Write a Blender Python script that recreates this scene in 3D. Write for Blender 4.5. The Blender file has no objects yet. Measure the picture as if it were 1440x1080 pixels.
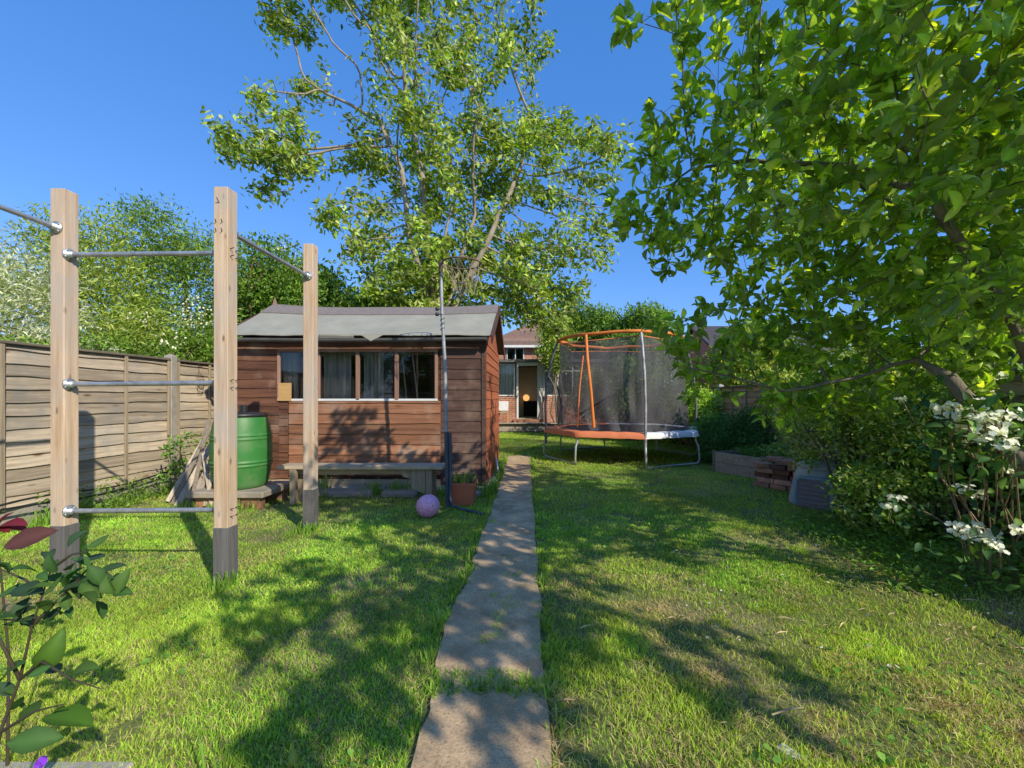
import bpy, math, random
import numpy as np
from mathutils import Vector
random.seed(7); rng = np.random.default_rng(7)
SC = bpy.context.scene
COL = SC.collection
H = 1.25; F = 600.0; CX = 750.0; CY = 560.0
R = math.radians
def P(px, py, Y): return Vector(((px-CX)*Y/F, Y, H-(py-CY)*Y/F))

# ------------------------------------------------------------------ camera, light
cd = bpy.data.cameras.new('camera'); cam = bpy.data.objects.new('camera', cd); COL.objects.link(cam)
cam.location = (0, 0, H); cam.rotation_euler = (R(90), 0, 0)
cd.sensor_width = 36; cd.lens = F/1440*36; cd.shift_x = -30/1440; cd.shift_y = 20/1440
cd.clip_start = .03; cd.clip_end = 2000
SC.camera = cam
SUN_EL, SUN_AZ = 32, 136          # azimuth clockwise from +Y
W = bpy.data.worlds.new('World'); SC.world = W; W.use_nodes = True
nt = W.node_tree; bg = nt.nodes['Background']
sky = nt.nodes.new('ShaderNodeTexSky'); sky.sky_type = 'NISHITA'; sky.sun_disc = False
sky.sun_elevation = R(SUN_EL); sky.sun_rotation = R(SUN_AZ)
sky.air_density = 1.0; sky.dust_density = .25; sky.ozone_density = 4.5
hs = nt.nodes.new('ShaderNodeHueSaturation'); hs.inputs['Saturation'].default_value = 1.1
nt.links.new(sky.outputs[0], hs.inputs['Color'])
gn = nt.nodes.new('ShaderNodeMix'); gn.data_type = 'RGBA'; gn.blend_type = 'MULTIPLY'; gn.inputs[0].default_value = 1; gn.inputs[7].default_value = (2.05, 1.85, 1.9, 1)
nt.links.new(hs.outputs[0], gn.inputs[6])
g2 = nt.nodes.new('ShaderNodeMix'); g2.data_type = 'RGBA'; g2.inputs[0].default_value = .6; g2.inputs[7].default_value = (.2, 1.5, 4.9, 1)
nt.links.new(gn.outputs[2], g2.inputs[6]); nt.links.new(g2.outputs[2], bg.inputs[0])
bg.inputs[1].default_value = .15
sl = bpy.data.lights.new('sun', 'SUN'); so = bpy.data.objects.new('sun', sl); COL.objects.link(so)
sl.energy = 5; sl.angle = R(.5); sl.color = (1, .92, .75)
sd = Vector((math.sin(R(SUN_AZ))*math.cos(R(SUN_EL)), math.cos(R(SUN_AZ))*math.cos(R(SUN_EL)), math.sin(R(SUN_EL))))
so.rotation_euler = sd.to_track_quat('Z', 'Y').to_euler()
SC.view_settings.view_transform = 'Standard'; SC.view_settings.look = 'None'; SC.view_settings.exposure = 0
SC.render.resolution_x = 1024; SC.render.resolution_y = 768
try:
    SC.cycles.max_bounces = 8; SC.cycles.transparent_max_bounces = 16
except Exception: pass

# ------------------------------------------------------------------ object helpers
def empty(name, loc=(0, 0, 0), label=None, cat=None, group=None):
    o = bpy.data.objects.new(name, None); COL.objects.link(o); o.location = loc; o.empty_display_size = .1
    if label: tag(o, label, cat, group)
    return o
def tag(o, label=None, cat=None, group=None, kind=None):
    if label: o['label'] = label
    if cat: o['category'] = cat
    if group: o['group'] = group
    if kind: o['kind'] = kind
    return o
def link(name, me, m, parent=None):
    o = bpy.data.objects.new(name, me); COL.objects.link(o)
    if m: me.materials.append(m)
    if parent:
        o.parent = parent
        off = Vector(parent.location)
        pp = parent.parent
        while pp: off += Vector(pp.location); pp = pp.parent
        o.location = -off
    return o
class MB:
    """collects shapes; build() links them as one mesh object"""
    def __init__(s): s.v = []; s.f = []; s.t = []; s.sm = []
    def add(s, vs, fs, tone=1, smooth=False):
        n = len(s.v); s.v += [tuple(v) for v in vs]
        for f in fs: s.f.append([i+n for i in f]); s.t.append(tone); s.sm.append(smooth)
    def box(s, c, size, rot=None, tone=1, bev=0):
        x, y, z = size[0]/2, size[1]/2, size[2]/2
        b = min(bev, x*.9, y*.9, z*.9)
        c = Vector(c)
        if b <= 0:
            vs = [Vector((i*x, j*y, k*z)) for i in (-1, 1) for j in (-1, 1) for k in (-1, 1)]
            fs = [(0,1,3,2),(4,6,7,5),(0,4,5,1),(2,3,7,6),(0,2,6,4),(1,5,7,3)]
        else:
            vs = []; idx = {}
            for i in (-1, 1):
                for j in (-1, 1):
                    for k in (-1, 1):
                        for a in range(3):
                            q = [i*(x-b), j*(y-b), k*(z-b)]; q[a] = (i*x, j*y, k*z)[a]
                            idx[(i, j, k, a)] = len(vs); vs.append(Vector(q))
            fs = []
            for a in range(3):
                b1, b2 = (a+1) % 3, (a+2) % 3
                for s1 in (-1, 1):
                    q = []
                    for (u, w) in ((-1,-1),(1,-1),(1,1),(-1,1)):
                        k = [0,0,0]; k[a] = s1; k[b1] = u; k[b2] = w; q.append(idx[(*k, a)])
                    if s1 < 0: q.reverse()
                    fs.append(q)
                for u in (-1, 1):       # edge faces along axis a
                    for w in (-1, 1):
                        def kk(sa, ax):
                            k = [0,0,0]; k[a] = sa; k[b1] = u; k[b2] = w; return idx[(*k, ax)]
                        q = [kk(-1, b1), kk(1, b1), kk(1, b2), kk(-1, b2)]
                        if u*w > 0: pass
                        else: q.reverse()
                        fs.append(q)
            for i in (-1, 1):
                for j in (-1, 1):
                    for k in (-1, 1):
                        q = [idx[(i,j,k,0)], idx[(i,j,k,1)], idx[(i,j,k,2)]]
                        if i*j*k < 0: q.reverse()
                        fs.append(q)
        if rot is not None: vs = [rot @ v for v in vs]
        s.add([v+c for v in vs], fs, tone)
    def b2(s, x0, x1, y0, y1, z0, z1, tone=1, bev=0):
        s.box(((x0+x1)/2, (y0+y1)/2, (z0+z1)/2), (abs(x1-x0), abs(y1-y0), abs(z1-z0)), None, tone, bev)
    def bar(s, a, b, w, t, up=(0, 0, 1), tone=1, bev=0):
        a = Vector(a); b = Vector(b); d = b-a; L = d.length; d.normalize()
        sd_ = d.cross(Vector(up)).normalized(); u = sd_.cross(d)
        from mathutils import Matrix
        rot = Matrix((d, sd_, u)).transposed()
        s.box((a+b)/2, (L, w, t), rot, tone, bev)
    def tube(s, pts, r, n=8, tone=1, caps=True, closed=False):
        pts = [Vector(p) for p in pts]; m = len(pts)
        rs = r if isinstance(r, (list, tuple)) else [r]*m
        vs = []; fs = []; prev = None
        for i, p in enumerate(pts):
            if closed: d = pts[(i+1) % m]-pts[i-1]
            else: d = pts[min(i+1, m-1)]-pts[max(i-1, 0)]
            if d.length < 1e-9: d = Vector((0, 0, 1))
            d.normalize()
            if prev is None:
                a = d.cross(Vector((0, 0, 1)))
                if a.length < .2: a = d.cross(Vector((1, 0, 0)))
            else: a = prev-d*prev.dot(d)
            a.normalize(); prev = a; b = d.cross(a)
            for k in range(n):
                t = 2*math.pi*k/n; vs.append(p+(a*math.cos(t)+b*math.sin(t))*rs[i])
        for i in range(m if closed else m-1):
            j = (i+1) % m
            for k in range(n):
                l = (k+1) % n; fs.append((i*n+k, i*n+l, j*n+l, j*n+k))
        s.add(vs, fs, tone, True)
        if caps and not closed:
            s.add(vs[:n], [list(range(n))[::-1]], tone); s.add(vs[-n:], [list(range(n))], tone)
    def lathe(s, c, prof, n=20, tone=1, rot=None):
        c = Vector(c); vs = []; fs = []
        for (r, z) in prof:
            for k in range(n):
                t = 2*math.pi*k/n; v = Vector((r*math.cos(t), r*math.sin(t), z))
                if rot is not None: v = rot @ v
                vs.append(c+v)
        for i in range(len(prof)-1):
            for k in range(n):
                l = (k+1) % n; fs.append((i*n+k, i*n+l, (i+1)*n+l, (i+1)*n+k))
        s.add(vs, fs, tone, True)
    def prism(s, poly, d, tone=1):
        poly = [Vector(p) for p in poly]; d = Vector(d); n = len(poly)
        fs = [list(range(n))[::-1], [i+n for i in range(n)]]
        for i in range(n): j = (i+1) % n; fs.append((i, j, j+n, i+n))
        s.add(poly+[p+d for p in poly], fs, tone)
    def boards(s, o, u, n, L, z0, z1, bh, wav=.01, tilt=.018, th=.012, seg=14, tl=.75, th_=1.15):
        """overlapping horizontal boards standing on a wall plane"""
        o = Vector(o); u = Vector(u).normalized(); n = Vector(n).normalized(); Z = Vector((0, 0, 1)); z = z0; k = 0
        while z < z1-.02:
            h = min(bh, z1-z); ph = random.uniform(0, 9); ph2 = random.uniform(0, 9); tone = random.uniform(tl, th_)
            slope = random.uniform(-1, 1)*wav*.6
            vs = []; fs = []
            for i in range(seg+1):
                t = i/seg
                w = wav*(math.sin(t*L*5+ph)+.6*math.sin(t*L*13+ph2))+slope*(t-.5)*2
                b = o+u*(t*L)
                top = z+h+(.015 if z+h < z1-.01 else 0)
                vs += [b+Z*(z+w)+n*(tilt+th), b+Z*(z+w)+n*tilt*.2, b+Z*top+n*th, ]
            for i in range(seg):
                a = i*3; c = a+3
                fs += [(a, c, c+2, a+2), (a+1, c+1, c, a)]
            s.add(vs, fs, tone)
            s.add([vs[0], vs[1], vs[2]], [(0, 1, 2)], tone); s.add([vs[-3], vs[-2], vs[-1]], [(0, 2, 1)], tone)
            z += h; k += 1
    def build(s, name, m, parent=None, smooth=None):
        me = bpy.data.meshes.new(name); me.from_pydata(s.v, [], s.f)
        at = me.attributes.new('tone', 'FLOAT', 'FACE'); at.data.foreach_set('value', np.array(s.t, dtype=np.float32))
        me.polygons.foreach_set('use_smooth', np.array(s.sm if smooth is None else [smooth]*len(s.f), dtype=bool))
        me.update()
        return link(name, me, m, parent)
def one(fn, name, m, parent=None):
    b = MB(); fn(b); return b.build(name, m, parent)

# ------------------------------------------------------------------ materials
def nmat(name):
    m = bpy.data.materials.new(name); m.use_nodes = True
    return m, m.node_tree, m.node_tree.nodes['Principled BSDF']
def mixc(nt, a, b, fac=None, mode='MIX', f=1.0):
    n = nt.nodes.new('ShaderNodeMix'); n.data_type = 'RGBA'; n.blend_type = mode
    n.inputs['Factor'].default_value = f
    for k, v in ((6, a), (7, b)):
        if hasattr(v, 'links'): nt.links.new(v, n.inputs[k])
        else: n.inputs[k].default_value = (*v, 1) if len(v) == 3 else v
    if fac is not None: nt.links.new(fac, n.inputs['Factor'])
    return n.outputs[2]
def noise(nt, vec, scale, detail=4, rough=.6):
    n = nt.nodes.new('ShaderNodeTexNoise'); n.inputs['Scale'].default_value = scale
    n.inputs['Detail'].default_value = detail; n.inputs['Roughness'].default_value = rough
    nt.links.new(vec, n.inputs['Vector']); return n.outputs[0]
def ramp(nt, fac, p0, p1):
    n = nt.nodes.new('ShaderNodeMapRange'); n.inputs[1].default_value = p0; n.inputs[2].default_value = p1
    nt.links.new(fac, n.inputs[0]); return n.outputs[0]
def coords(nt, scale=(1, 1, 1)):
    tc = nt.nodes.new('ShaderNodeTexCoord'); mp = nt.nodes.new('ShaderNodeMapping')
    mp.inputs['Scale'].default_value = scale; nt.links.new(tc.outputs['Object'], mp.inputs[0]); return mp.outputs[0]
def tone(nt, c):
    a = nt.nodes.new('ShaderNodeAttribute'); a.attribute_name = 'tone'
    return mixc(nt, c, a.outputs['Fac'], mode='MULTIPLY')
def bump(nt, bs, h, strength=.4, dist=.01):
    b = nt.nodes.new('ShaderNodeBump'); b.inputs['Strength'].default_value = strength; b.inputs['Distance'].default_value = dist
    nt.links.new(h, b.inputs['Height']); nt.links.new(b.outputs[0], bs.inputs['Normal'])
def mat(name, c1, c2, scale=8, st=(1, 1, 1), rough=.75, bmp=.3, lo=.3, hi=.7, metal=0, dirt=None, dsc=2, dl=.5, dh=.8, spec=.5):
    m, nt, bs = nmat(name)
    v = coords(nt, st); n = noise(nt, v, scale)
    c = mixc(nt, c1, c2, ramp(nt, n, lo, hi))
    if dirt: c = mixc(nt, c, dirt, ramp(nt, noise(nt, coords(nt), dsc, 6), dl, dh))
    nt.links.new(tone(nt, c), bs.inputs['Base Color'])
    bs.inputs['Roughness'].default_value = rough; bs.inputs['Metallic'].default_value = metal
    bs.inputs['Specular IOR Level'].default_value = spec
    if bmp: bump(nt, bs, noise(nt, v, scale*2.5), bmp)
    return m
def wood(name, c1, c2, axis=2, dirt=None, knots=True, dl=.55, dh=.8, rough=.8, dsc=2.5, ks=4, kc=(.16, .07, .025)):
    m, nt, bs = nmat(name); st = [22, 22, 22]; st[axis] = .9
    v = coords(nt, st); n = noise(nt, v, 1.3, 9, .75)
    c = mixc(nt, c1, c2, ramp(nt, n, .38, .64))
    if knots:
        k = [ks*2.2, ks*2.2, ks*2.2]; k[axis] = ks*.8
        vo = nt.nodes.new('ShaderNodeTexVoronoi'); vo.inputs['Scale'].default_value = 1
        nt.links.new(coords(nt, k), vo.inputs['Vector'])
        mr = nt.nodes.new('ShaderNodeMapRange'); mr.inputs[1].default_value = .06; mr.inputs[2].default_value = .17; mr.inputs[3].default_value = .85; mr.inputs[4].default_value = 0
        nt.links.new(vo.outputs['Distance'], mr.inputs[0]); c = mixc(nt, c, kc, mr.outputs[0])
    if dirt: c = mixc(nt, c, dirt, ramp(nt, noise(nt, coords(nt), dsc, 6), dl, dh))
    nt.links.new(tone(nt, c), bs.inputs['Base Color']); bs.inputs['Roughness'].default_value = rough
    bs.inputs['Specular IOR Level'].default_value = .25
    bump(nt, bs, n, .6, .006); return m
def leafmat(name, trans=.35, rough=.45, back=None, spec=.4):
    m, nt, bs = nmat(name)
    a = nt.nodes.new('ShaderNodeAttribute'); a.attribute_name = 'col'; c = a.outputs['Color']
    if back is not None:
        g = nt.nodes.new('ShaderNodeNewGeometry'); c2 = mixc(nt, c, back, f=.6); c = mixc(nt, c, c2, g.outputs['Backfacing'])
    nt.links.new(c, bs.inputs['Base Color']); bs.inputs['Roughness'].default_value = rough
    bs.inputs['Specular IOR Level'].default_value = spec
    tr = nt.nodes.new('ShaderNodeBsdfTranslucent')
    br = mixc(nt, a.outputs['Color'], (1.7, 1.6, .4), mode='MULTIPLY'); nt.links.new(br, tr.inputs[0])
    mx = nt.nodes.new('ShaderNodeMixShader'); mx.inputs[0].default_value = trans
    nt.links.new(bs.outputs[0], mx.inputs[1]); nt.links.new(tr.outputs[0], mx.inputs[2])
    nt.links.new(mx.outputs[0], nt.nodes['Material Output'].inputs[0]); return m
def brick(name, c1, c2, mortar, sc=1.0):
    m, nt, bs = nmat(name)
    tc = nt.nodes.new('ShaderNodeTexCoord'); sx = nt.nodes.new('ShaderNodeSeparateXYZ'); nt.links.new(tc.outputs['Object'], sx.inputs[0])
    ad = nt.nodes.new('ShaderNodeMath'); nt.links.new(sx.outputs[0], ad.inputs[0]); nt.links.new(sx.outputs[1], ad.inputs[1])
    cb = nt.nodes.new('ShaderNodeCombineXYZ'); nt.links.new(ad.outputs[0], cb.inputs[0]); nt.links.new(sx.outputs[2], cb.inputs[1])
    b = nt.nodes.new('ShaderNodeTexBrick'); nt.links.new(cb.outputs[0], b.inputs['Vector'])
    b.inputs['Color1'].default_value = (*c1, 1); b.inputs['Color2'].default_value = (*c2, 1); b.inputs['Mortar'].default_value = (*mortar, 1)
    b.inputs['Scale'].default_value = sc; b.inputs['Brick Width'].default_value = .225; b.inputs['Row Height'].default_value = .075
    b.inputs['Mortar Size'].default_value = .008
    c = mixc(nt, b.outputs[0], (.6, .55, .5), ramp(nt, noise(nt, tc.outputs['Object'], 3), .45, .8), mode='MULTIPLY')
    nt.links.new(tone(nt, c), bs.inputs['Base Color']); bs.inputs['Roughness'].default_value = .9
    bump(nt, bs, b.outputs[1], -.5, .006); return m

M = {}
M['post'] = wood('pale_timber', (.68, .51, .355), (.44, .285, .165), 2, dirt=(.46, .40, .35), dl=.42, dh=.75, ks=6.5, kc=(.13, .055, .02))
M['post_grey'] = wood('grey_timber', (.10, .095, .095), (.17, .16, .155), 2, knots=False, dirt=(.05, .05, .05))
M['galv'] = mat('galvanised_steel', (.34, .36, .38), (.50, .52, .54), 30, rough=.42, bmp=.1, metal=.6, dirt=(.2, .19, .18), dsc=9)
M['fence'] = wood('weathered_fence_wood', (.60, .49, .36), (.31, .24, .165), 1, dirt=(.33, .30, .255), ks=3.2, dl=.48, dh=.72)
M['fence_dark'] = wood('fence_capping_wood', (.22, .18, .13), (.12, .10, .075), 1, knots=False)
M['fence_brown'] = wood('orange_brown_fence_wood', (.60, .38, .20), (.40, .25, .12), 1, dirt=(.32, .25, .17), ks=2.5)
M['batten'] = wood('fence_batten_wood', (.42, .34, .23), (.27, .21, .14), 2, knots=False)
M['concrete'] = mat('pale_concrete', (.42, .38, .32), (.30, .27, .23), 14, bmp=.4, dirt=(.22, .20, .16), dsc=4)
m, nt, bs = nmat('worn_concrete_path'); v = coords(nt)
c = mixc(nt, (.80, .56, .33), (.42, .28, .155), ramp(nt, noise(nt, v, 4, 8, .7), .35, .65))
c = mixc(nt, c, (.36, .29, .17), ramp(nt, noise(nt, v, 2.2, 8, .7), .5, .72))
c = mixc(nt, c, (.58, .50, .40), ramp(nt, noise(nt, v, 130, 3), .55, .75)); c = mixc(nt, c, (.20, .145, .09), ramp(nt, noise(nt, v, 95, 5, .8), .50, .70)); c = mixc(nt, c, (.22, .20, .10), ramp(nt, noise(nt, v, 1.4, 9, .8), .55, .66))
nt.links.new(c, bs.inputs['Base Color']); bs.inputs['Roughness'].default_value = .95; bs.inputs['Specular IOR Level'].default_value = .2
bump(nt, bs, noise(nt, v, 70, 5, .75), .9, .008); M['path'] = m
M['shed'] = wood('brown_stained_boards', (.20, .088, .05), (.085, .038, .025), 0, dirt=(.32, .22, .16), ks=3, dl=.52, dh=.8)
M['shed_red'] = wood('red_brown_stained_boards', (.36, .165, .088), (.18, .078, .042), 0, dirt=(.38, .28, .20), ks=3, dl=.5, dh=.8)
M['shed_dark'] = wood('dark_stained_boards', (.13, .07, .052), (.06, .035, .03), 0, dirt=(.24, .17, .13), ks=3, dl=.52)
M['shed_side'] = wood('orange_stained_boards', (.42, .13, .055), (.30, .09, .04), 1, knots=False)
M['frame'] = wood('faded_pink_wood', (.36, .22, .16), (.24, .13, .09), 2, knots=False)
M['ply'] = mat('plywood', (.55, .34, .13), (.48, .27, .10), 6, st=(1, 1, 6))
M['felt'] = mat('pale_green_roofing_felt', (.36, .345, .285), (.28, .27, .22), 3, bmp=.35, dirt=(.30, .29, .235), dsc=1.6, rough=.95, spec=.1)
M['felt_dark'] = mat('brown_roofing_felt', (.24, .20, .18), (.17, .145, .13), 20, bmp=.4, rough=.95)
M['black'] = mat('black_plastic', (.018, .018, .02), (.03, .03, .033), 10, rough=.45, bmp=.05)
M['gutter'] = mat('grey_gutter_plastic', (.16, .15, .145), (.10, .10, .10), 6, rough=.5, bmp=.05)
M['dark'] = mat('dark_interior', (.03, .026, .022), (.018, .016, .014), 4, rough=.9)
M['white'] = mat('white_paint', (.78, .78, .76), (.66, .66, .64), 6, rough=.4, bmp=.05)
M['cream'] = mat('cream_render', (.60, .57, .48), (.50, .47, .39), 5, rough=.8)
M['green'] = mat('green_barrel_plastic', (.03, .165, .03), (.04, .21, .04), 3, rough=.5, bmp=.08, dirt=(.12, .20, .08), dsc=6, dl=.45, dh=.8)
M['bench'] = wood('grey_bench_timber', (.56, .44, .30), (.34, .26, .17), 0, dirt=(.20, .19, .14))
M['bench_leg'] = wood('bench_leg_timber', (.36, .29, .20), (.22, .17, .11), 2, knots=False)
M['oldplank'] = wood('old_grey_plank', (.50, .42, .33), (.32, .26, .19), 2, dirt=(.26, .23, .19))
M['pole'] = mat('weathered_grey_pole', (.40, .41, .42), (.24, .25, .26), 12, rough=.5, bmp=.15, metal=.2, dirt=(.07, .06, .055), dsc=6)
M['pole_blue'] = mat('dark_blue_tube', (.035, .055, .085), (.06, .08, .11), 8, rough=.35, bmp=.05)
M['terra'] = mat('terracotta', (.58, .16, .07), (.45, .12, .055), 7, rough=.7, dirt=(.40, .26, .16), dsc=7, dl=.55)
M['soil'] = mat('soil', (.07, .045, .03), (.04, .027, .018), 20, rough=1, bmp=1)
M['orange'] = mat('orange_sleeve', (.72, .22, .03), (.62, .17, .025), 8, rough=.6)
M['salmon'] = mat('orange_pad', (.78, .25, .10), (.68, .20, .08), 8, rough=.55)
M['padwhite'] = mat('white_pad', (.70, .69, .68), (.58, .57, .56), 8, rough=.55)
M['steel'] = mat('leg_steel', (.55, .57, .57), (.45, .47, .48), 14, rough=.35, metal=.5, bmp=.05)
M['foam'] = mat('dark_foam_sleeve', (.10, .10, .11), (.15, .15, .16), 12, rough=.8)
M['bin'] = mat('grey_green_bin_plastic', (.40, .42, .37), (.48, .49, .43), 5, rough=.55, bmp=.1, dirt=(.12, .13, .10))
M['bin_frame'] = mat('blue_grey_bin_plastic', (.20, .28, .31), (.26, .33, .35), 5, rough=.5, bmp=.1)
M['hatch'] = mat('brown_hatch_plastic', (.22, .17, .16), (.16, .13, .125), 6, rough=.6)
M['brick'] = brick('red_brick', (.48, .17, .09), (.38, .13, .07), (.5, .44, .37))
M['brickpc'] = mat('loose_brick', (.44, .19, .10), (.26, .13, .08), 12, rough=.9, bmp=.6, dirt=(.08, .07, .06), dsc=7)
M['stone'] = mat('pale_stone', (.42, .35, .27), (.28, .23, .18), 7, bmp=.5, dirt=(.2, .18, .14))
M['tile'] = mat('brown_roof_tile', (.30, .18, .12), (.21, .12, .085), 5, st=(1, 1, 1), bmp=.3, dirt=(.17, .15, .11))
M['tile_dark'] = mat('dark_roof_tile', (.055, .045, .045), (.085, .07, .065), 5)
M['bark'] = mat('grey_bark', (.27, .22, .16), (.13, .105, .08), 14, st=(1, 1, .4), bmp=.8, rough=.95)
M['bark_pale'] = mat('pale_bark', (.40, .34, .25), (.23, .19, .14), 8, st=(1, 1, .4), bmp=.8, rough=.95)
M['twig'] = mat('brown_stem', (.17, .12, .075), (.10, .07, .045), 14, bmp=.5)
M['gstem'] = mat('green_brown_stem', (.055, .055, .025), (.06, .035, .025), 14, bmp=.3)
M['net'] = None
M['cane'] = mat('bamboo_cane', (.45, .36, .20), (.34, .26, .14), 20, bmp=.2)
M['curtain'] = mat('cream_curtain', (.85, .82, .74), (.74, .70, .62), 4, st=(12, 1, .3), rough=.9)
M['drape'] = mat('grey_cloth', (.62, .58, .48), (.25, .24, .20), 3, st=(6, 1, .3), rough=.95)
M['leaf'] = leafmat('leaf', .35)
M['leaf_gloss'] = leafmat('apple_leaf', .42, .42, back=(.36, .42, .22), spec=.35)
M['leaf_dark'] = leafmat('dark_leaf', .2, .6, spec=.2)
M['petal'] = leafmat('petal', .25, .7)
M['grass'] = leafmat('grass_blade', .3, .55, spec=.25)
M['apple'] = mat('green_apple', (.22, .33, .06), (.28, .38, .10), 5, rough=.35, bmp=0)
M['rust'] = mat('rusty_metal', (.16, .09, .06), (.08, .06, .05), 12, rough=.8)

m, nt, bs = nmat('window_glass')         # thin reflective glass
gl = nt.nodes.new('ShaderNodeBsdfGlossy'); gl.inputs['Roughness'].default_value = .03; gl.inputs[0].default_value = (.85, .9, .95, 1)
tr = nt.nodes.new('ShaderNodeBsdfTransparent'); tr.inputs[0].default_value = (.97, .97, .96, 1)
fr = nt.nodes.new('ShaderNodeFresnel'); fr.inputs[0].default_value = 1.45
mx = nt.nodes.new('ShaderNodeMixShader'); nt.links.new(fr.outputs[0], mx.inputs[0]); nt.links.new(tr.outputs[0], mx.inputs[1]); nt.links.new(gl.outputs[0], mx.inputs[2])
nt.links.new(mx.outputs[0], nt.nodes['Material Output'].inputs[0]); M['glass'] = m

m, nt, bs = nmat('black_netting')        # woven net: fine holes let the light through
bs.inputs['Base Color'].default_value = (.085, .08, .085, 1); bs.inputs['Roughness'].default_value = .7
tr = nt.nodes.new('ShaderNodeBsdfTransparent'); mx = nt.nodes.new('ShaderNodeMixShader')
n1 = noise(nt, coords(nt, (5, 5, 1.2)), 1.4, 4)
mr = nt.nodes.new('ShaderNodeMapRange'); mr.inputs[1].default_value = .3; mr.inputs[2].default_value = .75; mr.inputs[3].default_value = .40; mr.inputs[4].default_value = .74
nt.links.new(n1, mr.inputs[0]); nt.links.new(mr.outputs[0], mx.inputs[0]); nt.links.new(tr.outputs[0], mx.inputs[1]); nt.links.new(bs.outputs[0], mx.inputs[2])
nt.links.new(mx.outputs[0], nt.nodes['Material Output'].inputs[0]); M['net'] = m

m, nt, bs = nmat('pink_spotted_rubber')
vo = nt.nodes.new('ShaderNodeTexVoronoi'); vo.inputs['Scale'].default_value = 62; nt.links.new(coords(nt), vo.inputs['Vector'])
c = mixc(nt, (.48, .07, .30), (.85, .42, .58), ramp(nt, vo.outputs['Distance'], .28, .36)); nt.links.new(c, bs.inputs['Base Color']); bs.inputs['Roughness'].default_value = .4; M['ball'] = m
m, nt, bs = nmat('glowing_paper'); bs.inputs['Base Color'].default_value = (.9, .5, .2, 1)
bs.inputs['Emission Color'].default_value = (1, .5, .16, 1); bs.inputs['Emission Strength'].default_value = 1.1; M['lamp'] = m

# ground: bare soil and thatch under the grass
m, nt, bs = nmat('ground_soil')
v = coords(nt); c = mixc(nt, (.24, .27, .07), (.15, .19, .04), ramp(nt, noise(nt, v, 3, 6), .35, .65))
c = mixc(nt, c, (.36, .28, .17), ramp(nt, noise(nt, v, 1.3, 7), .52, .68))
nt.links.new(mixc(nt, c, (.6, .6, .6), ramp(nt, noise(nt, v, 60, 3), .3, .6), mode='MULTIPLY'), bs.inputs['Base Color']); bs.inputs['Roughness'].default_value = 1
bump(nt, bs, noise(nt, v, 50), .7, .02); M['ground'] = m

# ------------------------------------------------------------------ numpy meshes
def np_mesh(name, V, T, m, parent=None, C=None, smooth=False):
    me = bpy.data.meshes.new(name)
    V = np.ascontiguousarray(V, dtype=np.float32); T = np.ascontiguousarray(T, dtype=np.int32)
    me.vertices.add(len(V)); me.vertices.foreach_set('co', V.ravel())
    me.loops.add(T.size); me.loops.foreach_set('vertex_index', T.ravel())
    me.polygons.add(len(T)); me.polygons.foreach_set('loop_start', np.arange(0, T.size, 3, dtype=np.int32))
    me.polygons.foreach_set('use_smooth', np.full(len(T), smooth, dtype=bool))
    me.update(calc_edges=True)
    if C is not None:
        a = me.attributes.new('col', 'FLOAT_COLOR', 'POINT')
        C4 = np.ones((len(V), 4), dtype=np.float32); C4[:, :3] = C; a.data.foreach_set('color', C4.ravel())
    return link(name, me, m, parent)
L_SIMPLE = (np.array([[0,0,0],[.24,.45,.07],[0,1,-.05],[-.24,.45,.07]]), np.array([[0,1,2],[0,2,3]]))
L_SLIM = (np.array([[0,0,0],[.15,.4,.05],[0,1,-.08],[-.15,.4,.05]]), np.array([[0,1,2],[0,2,3]]))
def _full():
    rows = [(0, 0.02), (.18, .17), (.42, .27), (.68, .22), (.87, .11), (1, 0)]
    vs = []; fs = []
    for (t, w) in rows:
        z = .10*math.sin(t*2.4)-.12*t*t
        vs += [(-w, t, z+w*.38), (0, t, z), (w, t, z+w*.38)]
    for i in range(len(rows)-1):
        a = i*3; b = a+3
        fs += [(a, a+1, b+1), (a, b+1, b), (a+1, a+2, b+2), (a+1, b+2, b+1)]
    return np.array(vs), np.array(fs)
L_FULL = _full()
L_PETAL = (np.array([[0,0,0],[.3,.35,.02],[.42,.8,.05],[0,1.0,0],[-.42,.8,.05],[-.3,.35,.02]]), np.array([[0,1,2],[0,2,3],[0,3,4],[0,4,5]]))
def nrm(a): return a/np.maximum(np.linalg.norm(a, axis=1, keepdims=True), 1e-9)
def leaves(name, Pp, A, N, S, C, tm, m, parent=None, smooth=False, curl=None):
    A = nrm(A); Sd = nrm(np.cross(A, N)); N = np.cross(Sd, A)
    t, f = tm; k = len(t)
    vt = np.tile([.86, 1.28, .86], k//3) if k == 18 else np.ones(k)
    tz = np.repeat(t[None, :, 2], len(Pp), 0)
    if curl is not None: tz = tz*curl[:, None]
    V = Pp[:, None, :]+S[:, None, None]*(t[None, :, 0, None]*Sd[:, None, :]+t[None, :, 1, None]*A[:, None, :]+tz[:, :, None]*N[:, None, :])
    T = (f[None]+(np.arange(len(Pp))*k)[:, None, None]).reshape(-1, 3)
    return np_mesh(name, V.reshape(-1, 3), T, m, parent, (C[:, None, :]*vt[None, :, None]).reshape(-1, 3), smooth)
def rnd3(n): return nrm(rng.normal(size=(n, 3)))
_g = rng.random((64, 64))
def vnoise(x, y, s):
    x = np.asarray(x)*s+31.7; y = np.asarray(y)*s+17.3
    i = np.floor(x).astype(int); j = np.floor(y).astype(int); u = x-i; v = y-j; u = u*u*(3-2*u); v = v*v*(3-2*v)
    g = lambda a, b: _g[a % 64, b % 64]
    return (g(i, j)*(1-u)+g(i+1, j)*u)*(1-v)+(g(i, j+1)*(1-u)+g(i+1, j+1)*u)*v

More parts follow.
